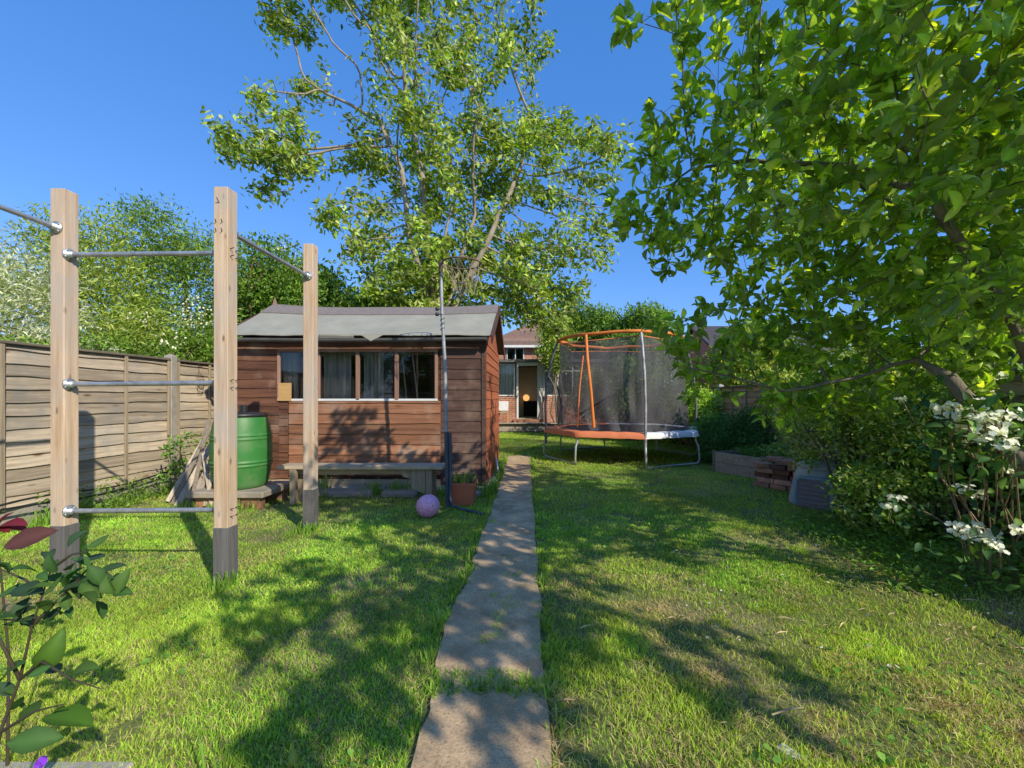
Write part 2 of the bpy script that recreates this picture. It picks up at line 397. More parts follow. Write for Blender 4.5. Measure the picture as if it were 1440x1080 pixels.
# ------------------------------------------------------------------ branching by growing towards points
def colonize(nodes, parents, att, step, infl, kill, iters=160, grav=0.0):
    nodes = [np.array(n, float) for n in nodes]; parents = list(parents)
    att = np.array(att, float); N = np.array(nodes)
    d = np.linalg.norm(att[:, None]-N[None], axis=2); near = d.argmin(1); nd = d.min(1); alive = np.ones(len(att), bool)
    for it in range(iters):
        idx = np.where(alive & (nd < infl))[0]
        if len(idx) == 0: break
        new = []
        for n in np.unique(near[idx]):
            a = att[idx[near[idx] == n]]
            dv = nrm(a-nodes[n]).sum(0)+rng.normal(size=3)*.25; dv[2] += grav
            dv /= np.linalg.norm(dv)+1e-9
            new.append((n, nodes[n]+dv*step))
        s = len(nodes)
        for n, p in new: nodes.append(p); parents.append(int(n))
        NP = np.array([p for _, p in new]); ai = np.where(alive)[0]
        dd = np.linalg.norm(att[ai][:, None]-NP[None], axis=2); mn = dd.min(1); am = dd.argmin(1)
        up = mn < nd[ai]; nd[ai[up]] = mn[up]; near[ai[up]] = s+am[up]
        alive[nd < kill] = False
        if len(nodes) > 14000: break
    return np.array(nodes), parents
def skeleton(lines):
    nodes = []; par = []; idx = {}
    for ln in lines:
        prev = None
        for p in ln:
            k = tuple(round(float(c), 3) for c in p)
            if k not in idx:
                idx[k] = len(nodes); nodes.append(k); par.append(-1 if prev is None else prev)
            prev = idx[k]
    return nodes, par
def subdiv(line, step):
    out = [Vector(line[0])]
    for a, b in zip(line[:-1], line[1:]):
        a = Vector(a); b = Vector(b); n = max(1, int((b-a).length/step))
        for i in range(1, n+1):
            q = a.lerp(b, i/n)
            if i < n: q = q+Vector(rng.normal(size=3))*step*.06
            out.append(q)
    return out
def branch_mesh(name, nodes, par, m, parent, tip=.004, ex=2.3, rmax=.2, nb=0, rb=0):
    n = len(nodes); ch = [[] for _ in range(n)]
    for i, p in enumerate(par):
        if p >= 0: ch[p].append(i)
    r = np.zeros(n)
    for i in range(n-1, -1, -1):
        r[i] = tip**ex if not ch[i] else sum(r[c] for c in ch[i])
    # parents always precede children so a reverse pass is enough
    rad = np.minimum(r**(1/ex), rmax)
    if nb: rad[:nb] = np.maximum(rad[:nb], np.linspace(rb, rb*.42, nb))
    mb = MB()
    stack = [i for i in range(n) if par[i] < 0]
    seen = set()
    while stack:
        i = stack.pop(); start = i
        pts = [nodes[i]] if par[i] < 0 else [nodes[par[i]], nodes[i]]
        rs = [rad[i]] if par[i] < 0 else [min(rad[par[i]], rad[i]*1.15), rad[i]]
        while ch[i]:
            c = sorted(ch[i], key=lambda k: -rad[k]); stack += c[1:]; i = c[0]; pts.append(nodes[i]); rs.append(rad[i])
        if len(pts) > 1:
            mb.tube(pts, list(rs), 7 if max(rs) > .03 else 4, 1, False)
    o = mb.build(name, m, parent); return rad, ch

def shade(C, k): return C*k[:, None]
def palette(n, cols, var=.18):
    cols = np.array(cols)*1.35; c = cols[rng.integers(0, len(cols), n)]
    return c*(1+rng.normal(size=(n, 1))*var).clip(.45, 1.7)

def lobes_pts(lobes, n, shell=.35):
    """points inside a union of ellipsoids (x,y,z,rx,ry,rz)"""
    L = np.array(lobes, float); vol = (L[:, 3]*L[:, 4]*L[:, 5])**.75; k = rng.choice(len(L), n, p=vol/vol.sum())
    u = rnd3(n)*(rng.random((n, 1))**shell)
    return L[k, :3]+u*L[k, 3:6], k

def bush(name, label, cat, base, lobes, clumps, per, size, cols, group=None, tm=L_SIMPLE, m='leaf', clr=.22, stems=5, up=.5, smat='twig', minz=.02, spikes=0):
    e = empty(name, base, label, cat, group)
    Cc, _ = lobes_pts(lobes, clumps)
    n = clumps*per; ci = np.repeat(np.arange(clumps), per)
    Pp = Cc[ci]+rnd3(n)*(rng.random((n, 1))**.45)*clr*1.9*np.array([1, 1, .75])
    Pp[:, 2] = np.maximum(Pp[:, 2], minz)
    ct = np.array([l[:3] for l in lobes]).mean(0)
    out = nrm(Pp-ct)
    A = out*.5+rnd3(n)*.9+np.array([0, 0, .1]); N = rnd3(n)*.7+np.array([0, 0, up])+out*.3
    cl = (rng.random(clumps)*.7+.65)[ci]; C = shade(palette(n, cols), cl)
    leaves('crown', Pp, A, N, size*(rng.random(n)*.6+.7), C, tm, M[m], e)
    # limbs from the base to some of the clumps
    b = Vector(base); mb = MB()
    for k in range(stems):
        c = Vector(Cc[rng.integers(0, clumps)]); s = b+Vector((random.uniform(-.15, .15), random.uniform(-.15, .15), 0))
        mid = s.lerp(c, .5)+Vector((0, 0, (c-s).length*.12)); h = (c-s).length
        q = [s, s.lerp(mid, .5)+Vector(rng.normal(size=3))*.03*h, mid, mid.lerp(c, .5)+Vector(rng.normal(size=3))*.04*h, c]
        mb.tube(q, [.012*h+.004, .010*h+.004, .008*h+.003, .005*h+.002, .003], 5)
        for j in range(4):
            t = q[random.randint(1, 4)]; d = Vector(Cc[rng.integers(0, clumps)])
            if (d-t).length < h*.6: mb.tube([t, t.lerp(d, .5)+Vector(rng.normal(size=3))*.04, d], [.006*h, .004*h, .002], 4)
    mb.build('stem', M[smat], e)
    return e

# ------------------------------------------------------------------ ground and paths
def gz(x, y): return (vnoise(x, y, .6)-.5)*.05*np.clip((np.abs(np.asarray(y)-3)/8+.35), 0, 1)-.0
gx = np.concatenate([[-900, -300, -100, -40, -20, -12], np.arange(-8, 8.01, .2), [12, 20, 40, 100, 300, 900]])
gy = np.concatenate([[-300, -60, -20, -8], np.arange(-4, 17, .2), [22, 40, 100, 300, 1200]])
GX, GY = np.meshgrid(gx, gy); GZ = gz(GX, GY); GZ[(np.abs(GX) > 8) | (GY > 16) | (GY < -4)] = -.02
nx, ny = len(gx), len(gy); ii, jj = np.meshgrid(np.arange(nx-1), np.arange(ny-1)); a = (jj*nx+ii).ravel()
T = np.concatenate([np.stack([a, a+1, a+nx+1], 1), np.stack([a, a+nx+1, a+nx], 1)])
g = np_mesh('ground', np.stack([GX.ravel(), GY.ravel(), GZ.ravel()], 1), T, M['ground'], None, None, True); g['kind'] = 'structure'

def path_edges(y):
    l = np.interp(y, [-1, 1.2, 1.85, 2.0, 2.6, 3.5, 5, 7, 9.4, 12, 15.4], [-.44, -.42, -.42, -.47, -.45, -.46, -.47, -.50, -.55, -.62, -.75])
    r = np.interp(y, [-1, 1.2, 1.85, 2.0, 2.6, 5, 9.4, 12, 15.4], [.06, .07, .06, .05, .045, .0, -.08, -.14, -.2])
    return l+(vnoise(y, 0*np.asarray(y), 4)-.5)*.05+(vnoise(y, 9+0*np.asarray(y), 11)-.5)*.03, r+(vnoise(y, 5+0*np.asarray(y), 4)-.5)*.03
mb = MB()
for (y0, y1) in ((-1.5, 9.2),):
    ys = np.linspace(y0, y1, 240); l, r = path_edges(ys); vs = []; K = 8
    for yy, a_, b_ in zip(ys, l, r):
        for k in range(K+1):
            x = a_+(b_-a_)*k/K; vs.append((x, yy, max(.012, float(gz(x, yy))+.012)+float(vnoise(x, yy, 3))*.006))
    mb.add(vs, [(i*(K+1)+k, i*(K+1)+k+1, (i+1)*(K+1)+k+1, (i+1)*(K+1)+k) for i in range(239) for k in range(K)], 1, True)
mb.build('path', M['path'])['kind'] = 'structure'

# ------------------------------------------------------------------ grass
def path_mask(x, y, pad=0):
    l, r = path_edges(y); on = (x > l-pad) & (x < r+pad) & ~((np.abs(y-1.84) < .035+.10*(vnoise(x, y, 8)-.3)) | (vnoise(x*1.3+7, y, 7)*.6+vnoise(x, y+3, 19)*.4 > .76)) & (y < 9.2+pad)
    return on
def grass_zone(n, x0, x1, y0, y1, hmin, hmax, w, fr=True):
    x = rng.uniform(x0, x1, n*2); y = y0+(y1-y0)*rng.random(n*2)
    keep = (np.abs(x*F/y+30) < 790)
    x, y = x[keep][:n], y[keep][:n]
    n = len(x)
    k = ~path_mask(x, y, -.035+vnoise(x, y, 9)*.06+vnoise(x, y, 30)*.03)
    k &= ~((x > -4.2) & (x < -.58) & (y > 5.62) & (y < 8.2))
    k &= ~((x > -4.15) & (x < -3.05) & (y > 4.75) & (y < 5.5) & (rng.random(n) < .5))
    k &= (x > -4.98) & (x < 4.2)
    bare = vnoise(x, y, 2.3)*.6+vnoise(x, y, 7)*.4
    lim = np.where((x > .1) & (y < 2.8), .44, .30)+np.clip((x-1.7)*.5, 0, .35)*(y < 4)
    k &= ~((bare < lim) & (rng.random(n) < .72))
    k &= ~((y > 5.2) & (y < 5.65) & (x > -3.2) & (x < -.9) & (rng.random(n) < .7))
    x, y = x[k], y[k]; n = len(x)
    dry = np.clip((vnoise(x, y, 1.7)*.55+vnoise(x+9, y, 5)*.45-.36)*2.2, 0, 1)
    dry = dry*np.where((x > .05) & (y < 3.0), 1.7, .8)
    lx = vnoise(x+3, y+8, 3.2)
    hgt = hmin+(hmax-hmin)*rng.random(n)*(.45+lx)
    l, r = path_edges(y); edge = np.exp(-(np.minimum(np.abs(x-l), np.abs(x-r))/.04)**2)
    hgt *= 1+.5*edge
    isdry = rng.random(n) < dry*.6+.07
    gcols = np.array([[.15, .30, .035], [.11, .245, .025], [.20, .34, .045], [.27, .36, .07], [.09, .20, .03]])
    C = gcols[rng.integers(0, 5, n)]*(.75+.5*rng.random((n, 1)))*(.45+.65*vnoise(x, y+4, 2.1)+.45*vnoise(x+5, y, 6.5))[:, None]
    yel = np.clip((vnoise(x+20, y, .9)-.35)*1.6, 0, 1)[:, None]; C = (C*(1-yel*.5)+np.array([.32, .36, .06])*yel*.5)*np.array([2.1, 1.95, 1.6])
    C[isdry] = np.array([.66, .53, .27])*(.6+.6*rng.random((isdry.sum(), 1)))
    z = gz(x, y)-.004
    ang = rng.random(n)*6.283; lean = (rng.random(n)*.75+.15)*hgt
    lean[isdry] *= 1.8; hgt[isdry] *= .75
    wx, wy = np.cos(ang)*w*(.6+.8*rng.random(n)), np.sin(ang)*w; la = rng.random(n)*6.283; lxx, lyy = np.cos(la)*lean, np.sin(la)*lean
    b = np.stack([x, y, z], 1)
    if fr:
        V = np.stack([b-np.stack([wx, wy, 0*x], 1), b+np.stack([wx, wy, 0*x], 1), b+np.stack([lxx*.35+wx*.8, lyy*.35+wy*.8, hgt*.6], 1),
                      b+np.stack([lxx*.35-wx*.8, lyy*.35-wy*.8, hgt*.6], 1), b+np.stack([lxx, lyy, hgt*.92], 1)], 1)
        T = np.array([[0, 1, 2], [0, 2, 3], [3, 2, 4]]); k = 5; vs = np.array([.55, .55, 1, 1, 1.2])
    else:
        V = np.stack([b-np.stack([wx, wy, 0*x], 1), b+np.stack([wx, wy, 0*x], 1), b+np.stack([lxx, lyy, hgt], 1)], 1)
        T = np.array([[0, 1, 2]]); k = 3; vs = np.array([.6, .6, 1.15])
    TT = (T[None]+(np.arange(n)*k)[:, None, None]).reshape(-1, 3)
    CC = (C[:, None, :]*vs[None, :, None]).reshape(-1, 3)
    return V.reshape(-1, 3), TT, CC
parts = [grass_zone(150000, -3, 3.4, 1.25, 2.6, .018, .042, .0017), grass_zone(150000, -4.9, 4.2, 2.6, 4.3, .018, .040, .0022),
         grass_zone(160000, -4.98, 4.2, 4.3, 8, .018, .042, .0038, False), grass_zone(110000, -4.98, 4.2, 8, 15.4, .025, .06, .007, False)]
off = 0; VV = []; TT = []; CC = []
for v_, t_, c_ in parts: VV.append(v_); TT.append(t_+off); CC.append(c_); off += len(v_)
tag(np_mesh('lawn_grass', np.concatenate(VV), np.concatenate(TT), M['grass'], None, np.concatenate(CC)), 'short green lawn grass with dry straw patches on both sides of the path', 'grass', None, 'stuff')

def tuft_mesh(spots, name, label, m='grass', cols=((.14, .27, .035), (.20, .32, .05), (.10, .2, .03)), wid=.004, bend=.6):
    """spots: (x,y,r,n,h)"""
    X = []; 
    for (x, y, r, n, h) in spots:
        a = rng.random(n)*6.283; rr = r*np.sqrt(rng.random(n)); hh = h*(.5+.7*rng.random(n))
        X.append(np.stack([x+np.cos(a)*rr, y+np.sin(a)*rr, hh, a+rng.normal(size=n)*.8], 1))
    X = np.concatenate(X); n = len(X); b = np.stack([X[:, 0], X[:, 1], gz(X[:, 0], X[:, 1])-.003], 1)
    ln = X[:, 2]*bend*rng.random(n); dx, dy = np.cos(X[:, 3])*ln, np.sin(X[:, 3])*ln; wx, wy = -np.sin(X[:, 3])*wid, np.cos(X[:, 3])*wid; z = X[:, 2]; o = 0*z
    st = lambda a, b_, c: np.stack([a, b_, c], 1)
    V = np.stack([b-st(wx, wy, o), b+st(wx, wy, o), b+st(dx*.25+wx, dy*.25+wy, z*.5), b+st(dx*.25-wx, dy*.25-wy, z*.5), b+st(dx*.6+wx*.6, dy*.6+wy*.6, z*.85), b+st(dx*.6-wx*.6, dy*.6-wy*.6, z*.85), b+st(dx*1.1, dy*1.1, z*.98)], 1)
    T = np.array([[0,1,2],[0,2,3],[3,2,4],[3,4,5],[5,4,6]])
    TT = (T[None]+(np.arange(n)*7)[:, None, None]).reshape(-1, 3)
    C = np.repeat(palette(n, cols), 7, 0)
    return tag(np_mesh(name, V.reshape(-1, 3), TT, M[m], None, C), label, 'grass', None, 'stuff')
sp = []
for i in range(70):
    x = random.uniform(-3.9, -.7); sp.append((x, random.uniform(5.45, 5.62), .07, 22, random.uniform(.06, .2)))
for y in np.arange(1.3, 9, .14):
    l, r = path_edges(y)
    if random.random() < .75: sp.append((float(l)-.03, y, .04, 14, random.uniform(.05, .1)))
    if random.random() < .6: sp.append((float(r)+.03, y, .04, 14, random.uniform(.04, .08)))
for x in np.arange(-.44, .06, .03): sp.append((x, random.uniform(1.78, 1.9), .035, 22, random.uniform(.03, .06)))
for i in range(20): sp.append((random.uniform(-.62, -.52), random.uniform(5.3, 8), .05, 25, random.uniform(.1, .22)))
for (x, y) in ((-2.07, 2.84), (-2.12, 4.0), (-3.2, 2.9)): 
    for k in range(5): sp.append((x+random.uniform(-.08, .12), y-.05+random.uniform(-.05, .1), .04, 16, .1))
for i in range(60): sp.append((random.uniform(-4.9, -4.75), random.uniform(3.2, 7), .06, 20, random.uniform(.06, .2)))
for i in range(16): sp.append((-3.6+random.uniform(-.4, .5), 4.75+random.uniform(-.1, .15), .06, 16, .12))
tuft_mesh(sp, 'grass_tufts', 'longer grass tufts along the shed base, path edges and post feet')
# fallen straw and clippings lying on the lawn
n = 900; x = rng.uniform(.0, 3.2, n); y = rng.uniform(1.35, 3.4, n); k = rng.random(n) < np.clip(.3+(x-1)*.35, .12, 1); x, y = x[k], y[k]; n = len(x)
Pp = np.stack([x, y, gz(x, y)+.02+rng.random(n)*.02], 1); A = np.stack([rng.normal(size=n), rng.normal(size=n), rng.normal(size=n)*.12], 1)
tag(leaves('straw_litter', Pp, A, np.tile([0, 0, 1.], (n, 1))+rnd3(n)*.3, .03+.07*rng.random(n)**2, palette(n, [[.50, .40, .24], [.38, .28, .16], [.25, .17, .09]]), (L_SLIM[0]*np.array([.35, 1, 1]), L_SLIM[1]), M['petal']),
    'dry straw and dead stems scattered over the right of the lawn', 'straw', None, 'stuff')

n = 90; x = rng.uniform(.6, 3.4, n); y = rng.uniform(1.7, 4.2, n); Pp = np.stack([x, y, gz(x, y)+.035], 1)
tag(leaves('fallen_petals', Pp, rnd3(n)*np.array([1, 1, .2]), rnd3(n)*.4+np.array([0, 0, 1.]), .012+.012*rng.random(n), palette(n, [[.6, .58, .5]], .1), L_PETAL, M['petal']), 'tiny white fallen petals sprinkled over the right lawn', 'petals', None, 'stuff')
n = 9000; x = rng.uniform(-4.5, 3.8, n); y = 1.3+rng.random(n)**1.4*5; k = (vnoise(x+11, y+2, 2.6) > .58) & ~path_mask(x, y, .02) & ~((x > -4.2) & (x < -.58) & (y > 5.6)); x, y = x[k], y[k]; n = len(x)
Pp = np.stack([x, y, gz(x, y)+.008+rng.random(n)*.018], 1)
tag(leaves('lawn_weeds', Pp, rnd3(n)*np.array([1, 1, .25])+np.array([0, 0, .15]), rnd3(n)*.4+np.array([0, 0, 1.]), .014+.02*rng.random(n), palette(n, [[.16, .30, .05], [.10, .22, .03]], .2), L_PETAL, M['leaf']), 'clover and small broad-leaved weeds in the lawn', 'weeds', None, 'stuff')

# ------------------------------------------------------------------ pull-up rack
PX = [(-2.145+.048, 2.86+.048, 2.67), (-3.24, 2.95, 2.68), (-2.14, 4.10, 2.72), (-3.24, 1.75, 2.66)]
rack = empty('pull_up_rack', (-2.6, 3.2, 0), 'outdoor pull-up frame of tall square timber posts with galvanised bars', 'pull-up frame')
from mathutils import Matrix
for i, (x, y, h) in enumerate(PX):
    b = MB(); b.box((x, y, h/2+.18), (.096, .096, h-.36), None, 1, .004)
    po = b.build('post', M['post'], rack)
    b = MB(); b.box((x, y, .17), (.102, .102, .42), None, 1, .003); b.build('post_foot', M['post_grey'], po)
def flange(b, c, ax):
    c = Vector(c); ax = Vector(ax).normalized(); rot = ax.to_track_quat('Z', 'Y').to_matrix()
    b.lathe(c, [(0, .0), (.042, .0), (.042, .008), (.024, .010), (.024, .04), (.0, .04)], 16, 1, rot)
    for k in range(4):
        t = k*math.pi/2+.6; p = c+rot @ Vector((math.cos(t)*.033, math.sin(t)*.033, .008)); b.lathe(p, [(0, .006), (.007, .004), (.007, 0)], 6, 1, rot)
def rbar(p, q, r=.0165):
    p = Vector(p); q = Vector(q); b = MB(); b.tube([p, q], r, 14); o = b.build('bar', M['galv'], rack)
    d = q-p; b = MB(); flange(b, p, d); b.build('flange', M['galv'], o); b = MB(); flange(b, q, -d); b.build('flange', M['galv'], o)
x0, x1 = PX[1][0]+.05, PX[0][0]-.05
for z in (2.235, 1.345, .475): rbar((x0, 2.93, z), (x1, 2.925, z+.01))
rbar((PX[0][0], PX[0][1]+.05, 2.40), (PX[2][0], PX[2][1]-.05, 2.41))
rbar((PX[3][0], PX[3][1]+.05, 2.42), (PX[1][0], PX[1][1]-.05, 2.41))
# screw tips poking out of the right-hand post
scx = PX[0][0]+.05; b_y = PX[0][1]
def screw(p, d):
    b = MB(); p = Vector(p); d = Vector(d); b.tube([p, p+d*.022, p+d*.03], [.003, .003, .0008], 6); b.build('screw', M['black'], rack)
for z in (2.235, 1.345, .475):
    for (dy, dz) in ((-.025, .025), (.025, .025), (-.025, -.025), (.025, -.025)): screw((scx, b_y+dy, z+dz), (1, -.1, .25))
for (dx, dz) in ((-.02, .03), (.02, .03), (-.02, -.03), (.02, -.03)): screw((PX[0][0]+dx-.01, b_y-.048, 2.40+dz), (.5, -1, .4))
screw((PX[0][0]-.01, b_y-.048, 2.56), (.1, -1, .9))

# ------------------------------------------------------------------ left fence
def fence(name, label, X, n, ys, zt, m, mcap, mbat, zg=.16, posts=True, wav=.006):
    e = empty(name, (X, ys[0], 0), label, 'fence')
    nv = Vector((n, 0, 0))
    for (a, b_) in zip(ys[:-1], ys[1:]):
        a += .06; b_ -= .06; L = b_-a
        mb = MB(); mb.boards((X, a, 0), (0, 1, 0), nv, L, zg+.02, zt-.04, .128, wav, .022, .008, seg=26, tl=.68, th_=1.2)
        xs = X-n*.012; mb.b2(min(xs, X), max(xs, X), a, b_, zg+.02, zt-.04, .5)
        p = mb.build('panel', M[m], e)
        mb = MB()
        for k in range(4):
            y = a+.02+(L-.04)*k/3; mb.b2(X+n*.033, X+n*.055, y-.018, y+.018, zg+.02, zt-.045, random.uniform(.8, 1.15), .003)
        mb.build('batten', M[mbat], p)
        mb = MB(); mb.b2(X-.02, X+.062 if n > 0 else X+.02, a, b_, zt-.04, zt-.012, 1, .003) if n > 0 else mb.b2(X-.062, X+.02, a, b_, zt-.04, zt-.012, 1, .003)
        mb.build('capping', M[mcap], p)
        mb = MB(); mb.b2(X-.022, X+.022, a, b_, -.05, zg+.015, 1, .003); mb.build('gravel_board', M['concrete'], e)
    for y in ys:
        mb = MB(); mb.b2(X-.055, X+.055, y-.05, y+.05, -.1, zt+.03, 1, .006)
        vs = [(X-.049, y-.044, zt+.03), (X+.049, y-.044, zt+.03), (X+.049, y+.044, zt+.03), (X-.049, y+.044, zt+.03), (X, y, zt+.06)]
        mb.add(vs, [(0, 1, 4), (1, 2, 4), (2, 3, 4), (3, 0, 4)]); mb.build('post', M['concrete'], e)
    return e
fence('panel_fence', 'weathered waney lap fence with concrete posts beside the leaning planks and pull-up frame', -5.05, 1, [-.06, 1.94, 3.94, 5.94, 7.85, 9.76, 11.67, 13.58, 15.49], 1.81, 'fence', 'fence_dark', 'batten')
fence('panel_fence', 'orange-brown lap fence behind the compost bin and flowering shrubs on the right', 4.3, -1, [-1.6, .3, 2.2, 4.1, 6.0, 7.9, 9.8, 11.7, 13.6, 15.5], 1.52, 'fence_brown', 'fence_dark', 'batten', .1)
# black pipes sagging along the foot of the left fence
mb = MB()
for k in range(2):
    pts = []
    for i in range(30):
        y = 2.0+i*.14; pts.append((-4.93+.03*k, y, .24-.05*k+.03*math.sin(i*.5+k)+max(0, .12-.03*i)))
    mb.tube(pts, .011, 6)
tag(mb.build('garden_hose', M['black']), 'black hose running along the foot of the grey fence', 'hose')
mb = MB(); yy = 6.35; c = Vector((-4.97, yy, 1.52))
for k in range(5): mb.tube([c+Vector((.01*k, math.cos(t)*.06+.02*math.sin(k), math.sin(t)*(.11-.012*k)-.02*k)) for t in np.linspace(0, 6.0, 14)], .0025, 4)
mb.tube([c+Vector((-.01, 0, .25)), c+Vector((0, 0, .1))], .003, 4)
tag(mb.build('wire_loop', M['black']), 'tangled thin wire hanging on the far fence panel', 'wire')

# ------------------------------------------------------------------ leaning old planks
for k, (a, b_, wd) in enumerate((((243, 706, 4.98), (296, 600, 5.62), .07), ((249, 716, 4.86), (300, 622, 5.5), .085), ((262, 718, 4.82), (303, 640, 5.35), .08), ((236, 700, 5.08), (291, 612, 5.72), .06),
        ((275, 712, 4.88), (302, 632, 5.25), .06), ((288, 712, 4.86), (304, 650, 5.15), .05), ((268, 714, 4.85), (293, 592, 5.6), .055), ((298, 714, 4.85), (286, 640, 5.3), .05), ((269, 708, 4.95), (290, 605, 5.62), .06))):
    p, q_ = P(*a), P(*b_); p.z = .01; mb = MB(); dd = Vector((.05, -.07, .03))*((k*5) % 9)/9; mb.bar(p+dd, q_+dd, wd*.72, .022, (.6+random.uniform(-.3, .3), -.8, .35), (.55, 1.15, .8, 1.2, .65, 1.0, .5, 1.1, .75)[k], .003)
    tag(mb.build('old_plank', M['oldplank']), 'grey weathered plank leaning in the pile between fence and water butt', 'plank', 'old planks leaning by the fence')

# ------------------------------------------------------------------ water butt on its bricks
bc = (-3.47, 5.08)
mb = MB()
mb.b2(bc[0]-.42, bc[0]+.45, bc[1]-.32, bc[1]+.36, .13, .20, 1, .01); 
tag(mb.build('paving_slab', M['stone']), 'stained stone slab carrying the green water butt', 'slab')
for k, (dx, dy) in enumerate(((-.25, -.2), (.28, -.22), (.3, .2), (-.25, .2), (.05, -.24))):
    mb = MB(); mb.box((bc[0]+dx, bc[1]+dy, .064), (.215, .1, .128), None, random.uniform(.7, 1.2), .006)
    tag(mb.build('brick', M['brickpc']), 'brick supporting the slab under the water butt', 'brick', 'bricks under the water butt')
wb = empty('water_butt', (bc[0], bc[1], .2), 'green ribbed plastic water butt with black lid and tap beside shed', 'water butt')
prof = [(0, .005), (.235, .0), (.252, .02)]
for i in range(25):
    t = i/24; z = .03+t*.80; r = .255+.055*math.sin(math.pi*t)**.8
    for zz in (.25, .33, .56, .64):
        r += .012*math.exp(-((z-zz)/.012)**2)
    prof.append((r, z))
prof += [(.25, .845), (.235, .86)]
# finer profile so the hoops read
pf = [(0, .005), (.235, 0), (.252, .02)]
for i in range(90):
    t = i/89; z = .03+t*.80; r = .258+.055*math.sin(math.pi*t)**.7+sum(.013*math.exp(-((z-zz)/.010)**2) for zz in (.27, .31, .58, .62)); pf.append((r, z))
pf += [(.255, .845), (.235, .862)]
mb = MB(); mb.lathe((bc[0], bc[1], .2), pf, 48); mb.build('barrel', M['green'], wb)
mb = MB(); mb.lathe((bc[0], bc[1], 1.062), [(.262, -.03), (.268, -.03), (.268, .0), (.25, .012), (.12, .022), (.0, .025)], 40); mb.box((bc[0]+.03, bc[1]-.02, 1.12), (.07, .06, .1), None, 1, .01); mb.build('lid', M['black'], wb)
mb = MB(); tp = Vector((bc[0]-.02, bc[1]-.285, .32))
mb.tube([tp+Vector((0, .02, 0)), tp+Vector((.01, -.05, 0)), tp+Vector((.012, -.065, -.04))], .013, 8); mb.box(tp+Vector((.01, -.04, .03)), (.05, .012, .02)); mb.build('tap', M['black'], wb)

# ------------------------------------------------------------------ shed
sx0, sx1, sy0, sy1 = -4.10, -.66, 5.9, 8.0
shed = empty('garden_shed', (-2.4, 6.9, 0), 'brown timber shed with sagging felt roof and a row of windows', 'shed')
wx0, wx1 = (393-CX)*5.9/F, (614-CX)*5.9/F       # window band
WZ0, WZ1 = 1.225, 1.895
pj = (408-CX)*5.9/F; pj2 = (620-CX)*5.9/F
n_ = (0, -1, 0)
mb = MB()
mb.boards((sx0, sy0, 0), (1, 0, 0), n_, wx0-sx0, .14, 2.04, .125, .004, .012, .008, tl=.7, th_=1.15)
mb.boards((wx0, sy0, 0), (1, 0, 0), n_, pj-wx0, .14, WZ0-.01, .12, .004, .012, .008, seg=3)
mb.boards((wx0, sy0, 0), (1, 0, 0), n_, pj2-wx0+.02, WZ1+.03, 2.04, .12, .003, .010, .008)
mb.b2(sx0, wx0, sy0, sy0+.03, .14, 2.04, .5); mb.b2(wx0, sx1, sy0, sy0+.03, .14, WZ0, .5); mb.b2(wx0, sx1, sy0, sy0+.03, WZ1, 2.04, .5)
mb.b2(wx1, sx1, sy0, sy0+.03, WZ0, WZ1, .5)
mb.build('front_wall', M['shed'], shed)
mb = MB(); mb.boards((pj, sy0-.012, 0), (1, 0, 0), n_, pj2-pj, .19, WZ0-.01, .142, .0045, .016, .01, tl=.7, th_=1.25); mb.build('cladding_panel', M['shed_red'], shed)
mb = MB(); mb.boards((pj2, sy0, 0), (1, 0, 0), n_, sx1-.05-pj2, .06, 2.04, .145, .003, .012, .008); mb.b2(sx1-.055, sx1+.006, sy0-.03, sy0+.04, .05, 2.07, .9, .004)
mb.build('front_wall', M['shed_dark'], shed)
mb = MB(); mb.boards((sx1, sy0+.04, 0), (0, 1, 0), (1, 0, 0), sy1-sy0-.04, .06, 2.06, .13, .003, .012, .008)
mb.prism([(sx1, sy0+.02, 2.06), (sx1, 6.95, 2.70), (sx1, sy1, 2.06)], (-.03, 0, 0), .9); mb.b2(sx1-.03, sx1, sy0+.04, sy1, .05, 2.06, .7); mb.build('side_wall', M['shed_side'], shed)
mb = MB(); mb.boards((sx0, sy0, 0), (0, 1, 0), (-1, 0, 0), sy1-sy0, .1, 2.06, .13, .003, .012, .008); mb.b2(sx0, sx0+.03, sy0+.03, sy1, .05, 2.06); mb.prism([(sx0, sy0+.02, 2.06), (sx0, 6.95, 2.70), (sx0, sy1, 2.06)], (.03, 0, 0), .9); mb.build('side_wall', M['shed'], shed)
mb = MB(); mb.b2(sx0, sx1, sy1, sy1+.03, .05, 2.06); mb.build('back_wall', M['shed'], shed)
mb = MB(); mb.b2(sx0+.03, sx1-.03, sy0+.03, sy1, .1, .13); mb.build('floor', M['dark'], shed)
mb = MB(); mb.b2(sx0+.1, sx1-.12, sy0-.005, sy0+.06, .02, .13, .9, .004); mb.build('skirting_beam', M['bench'], shed)
mb = MB(); mb.b2(sx0-.1, sx1+.12, sy0-.22, sy1+.1, -.1, .035, 1, .01); mb.build('concrete_base', M['concrete'], shed)
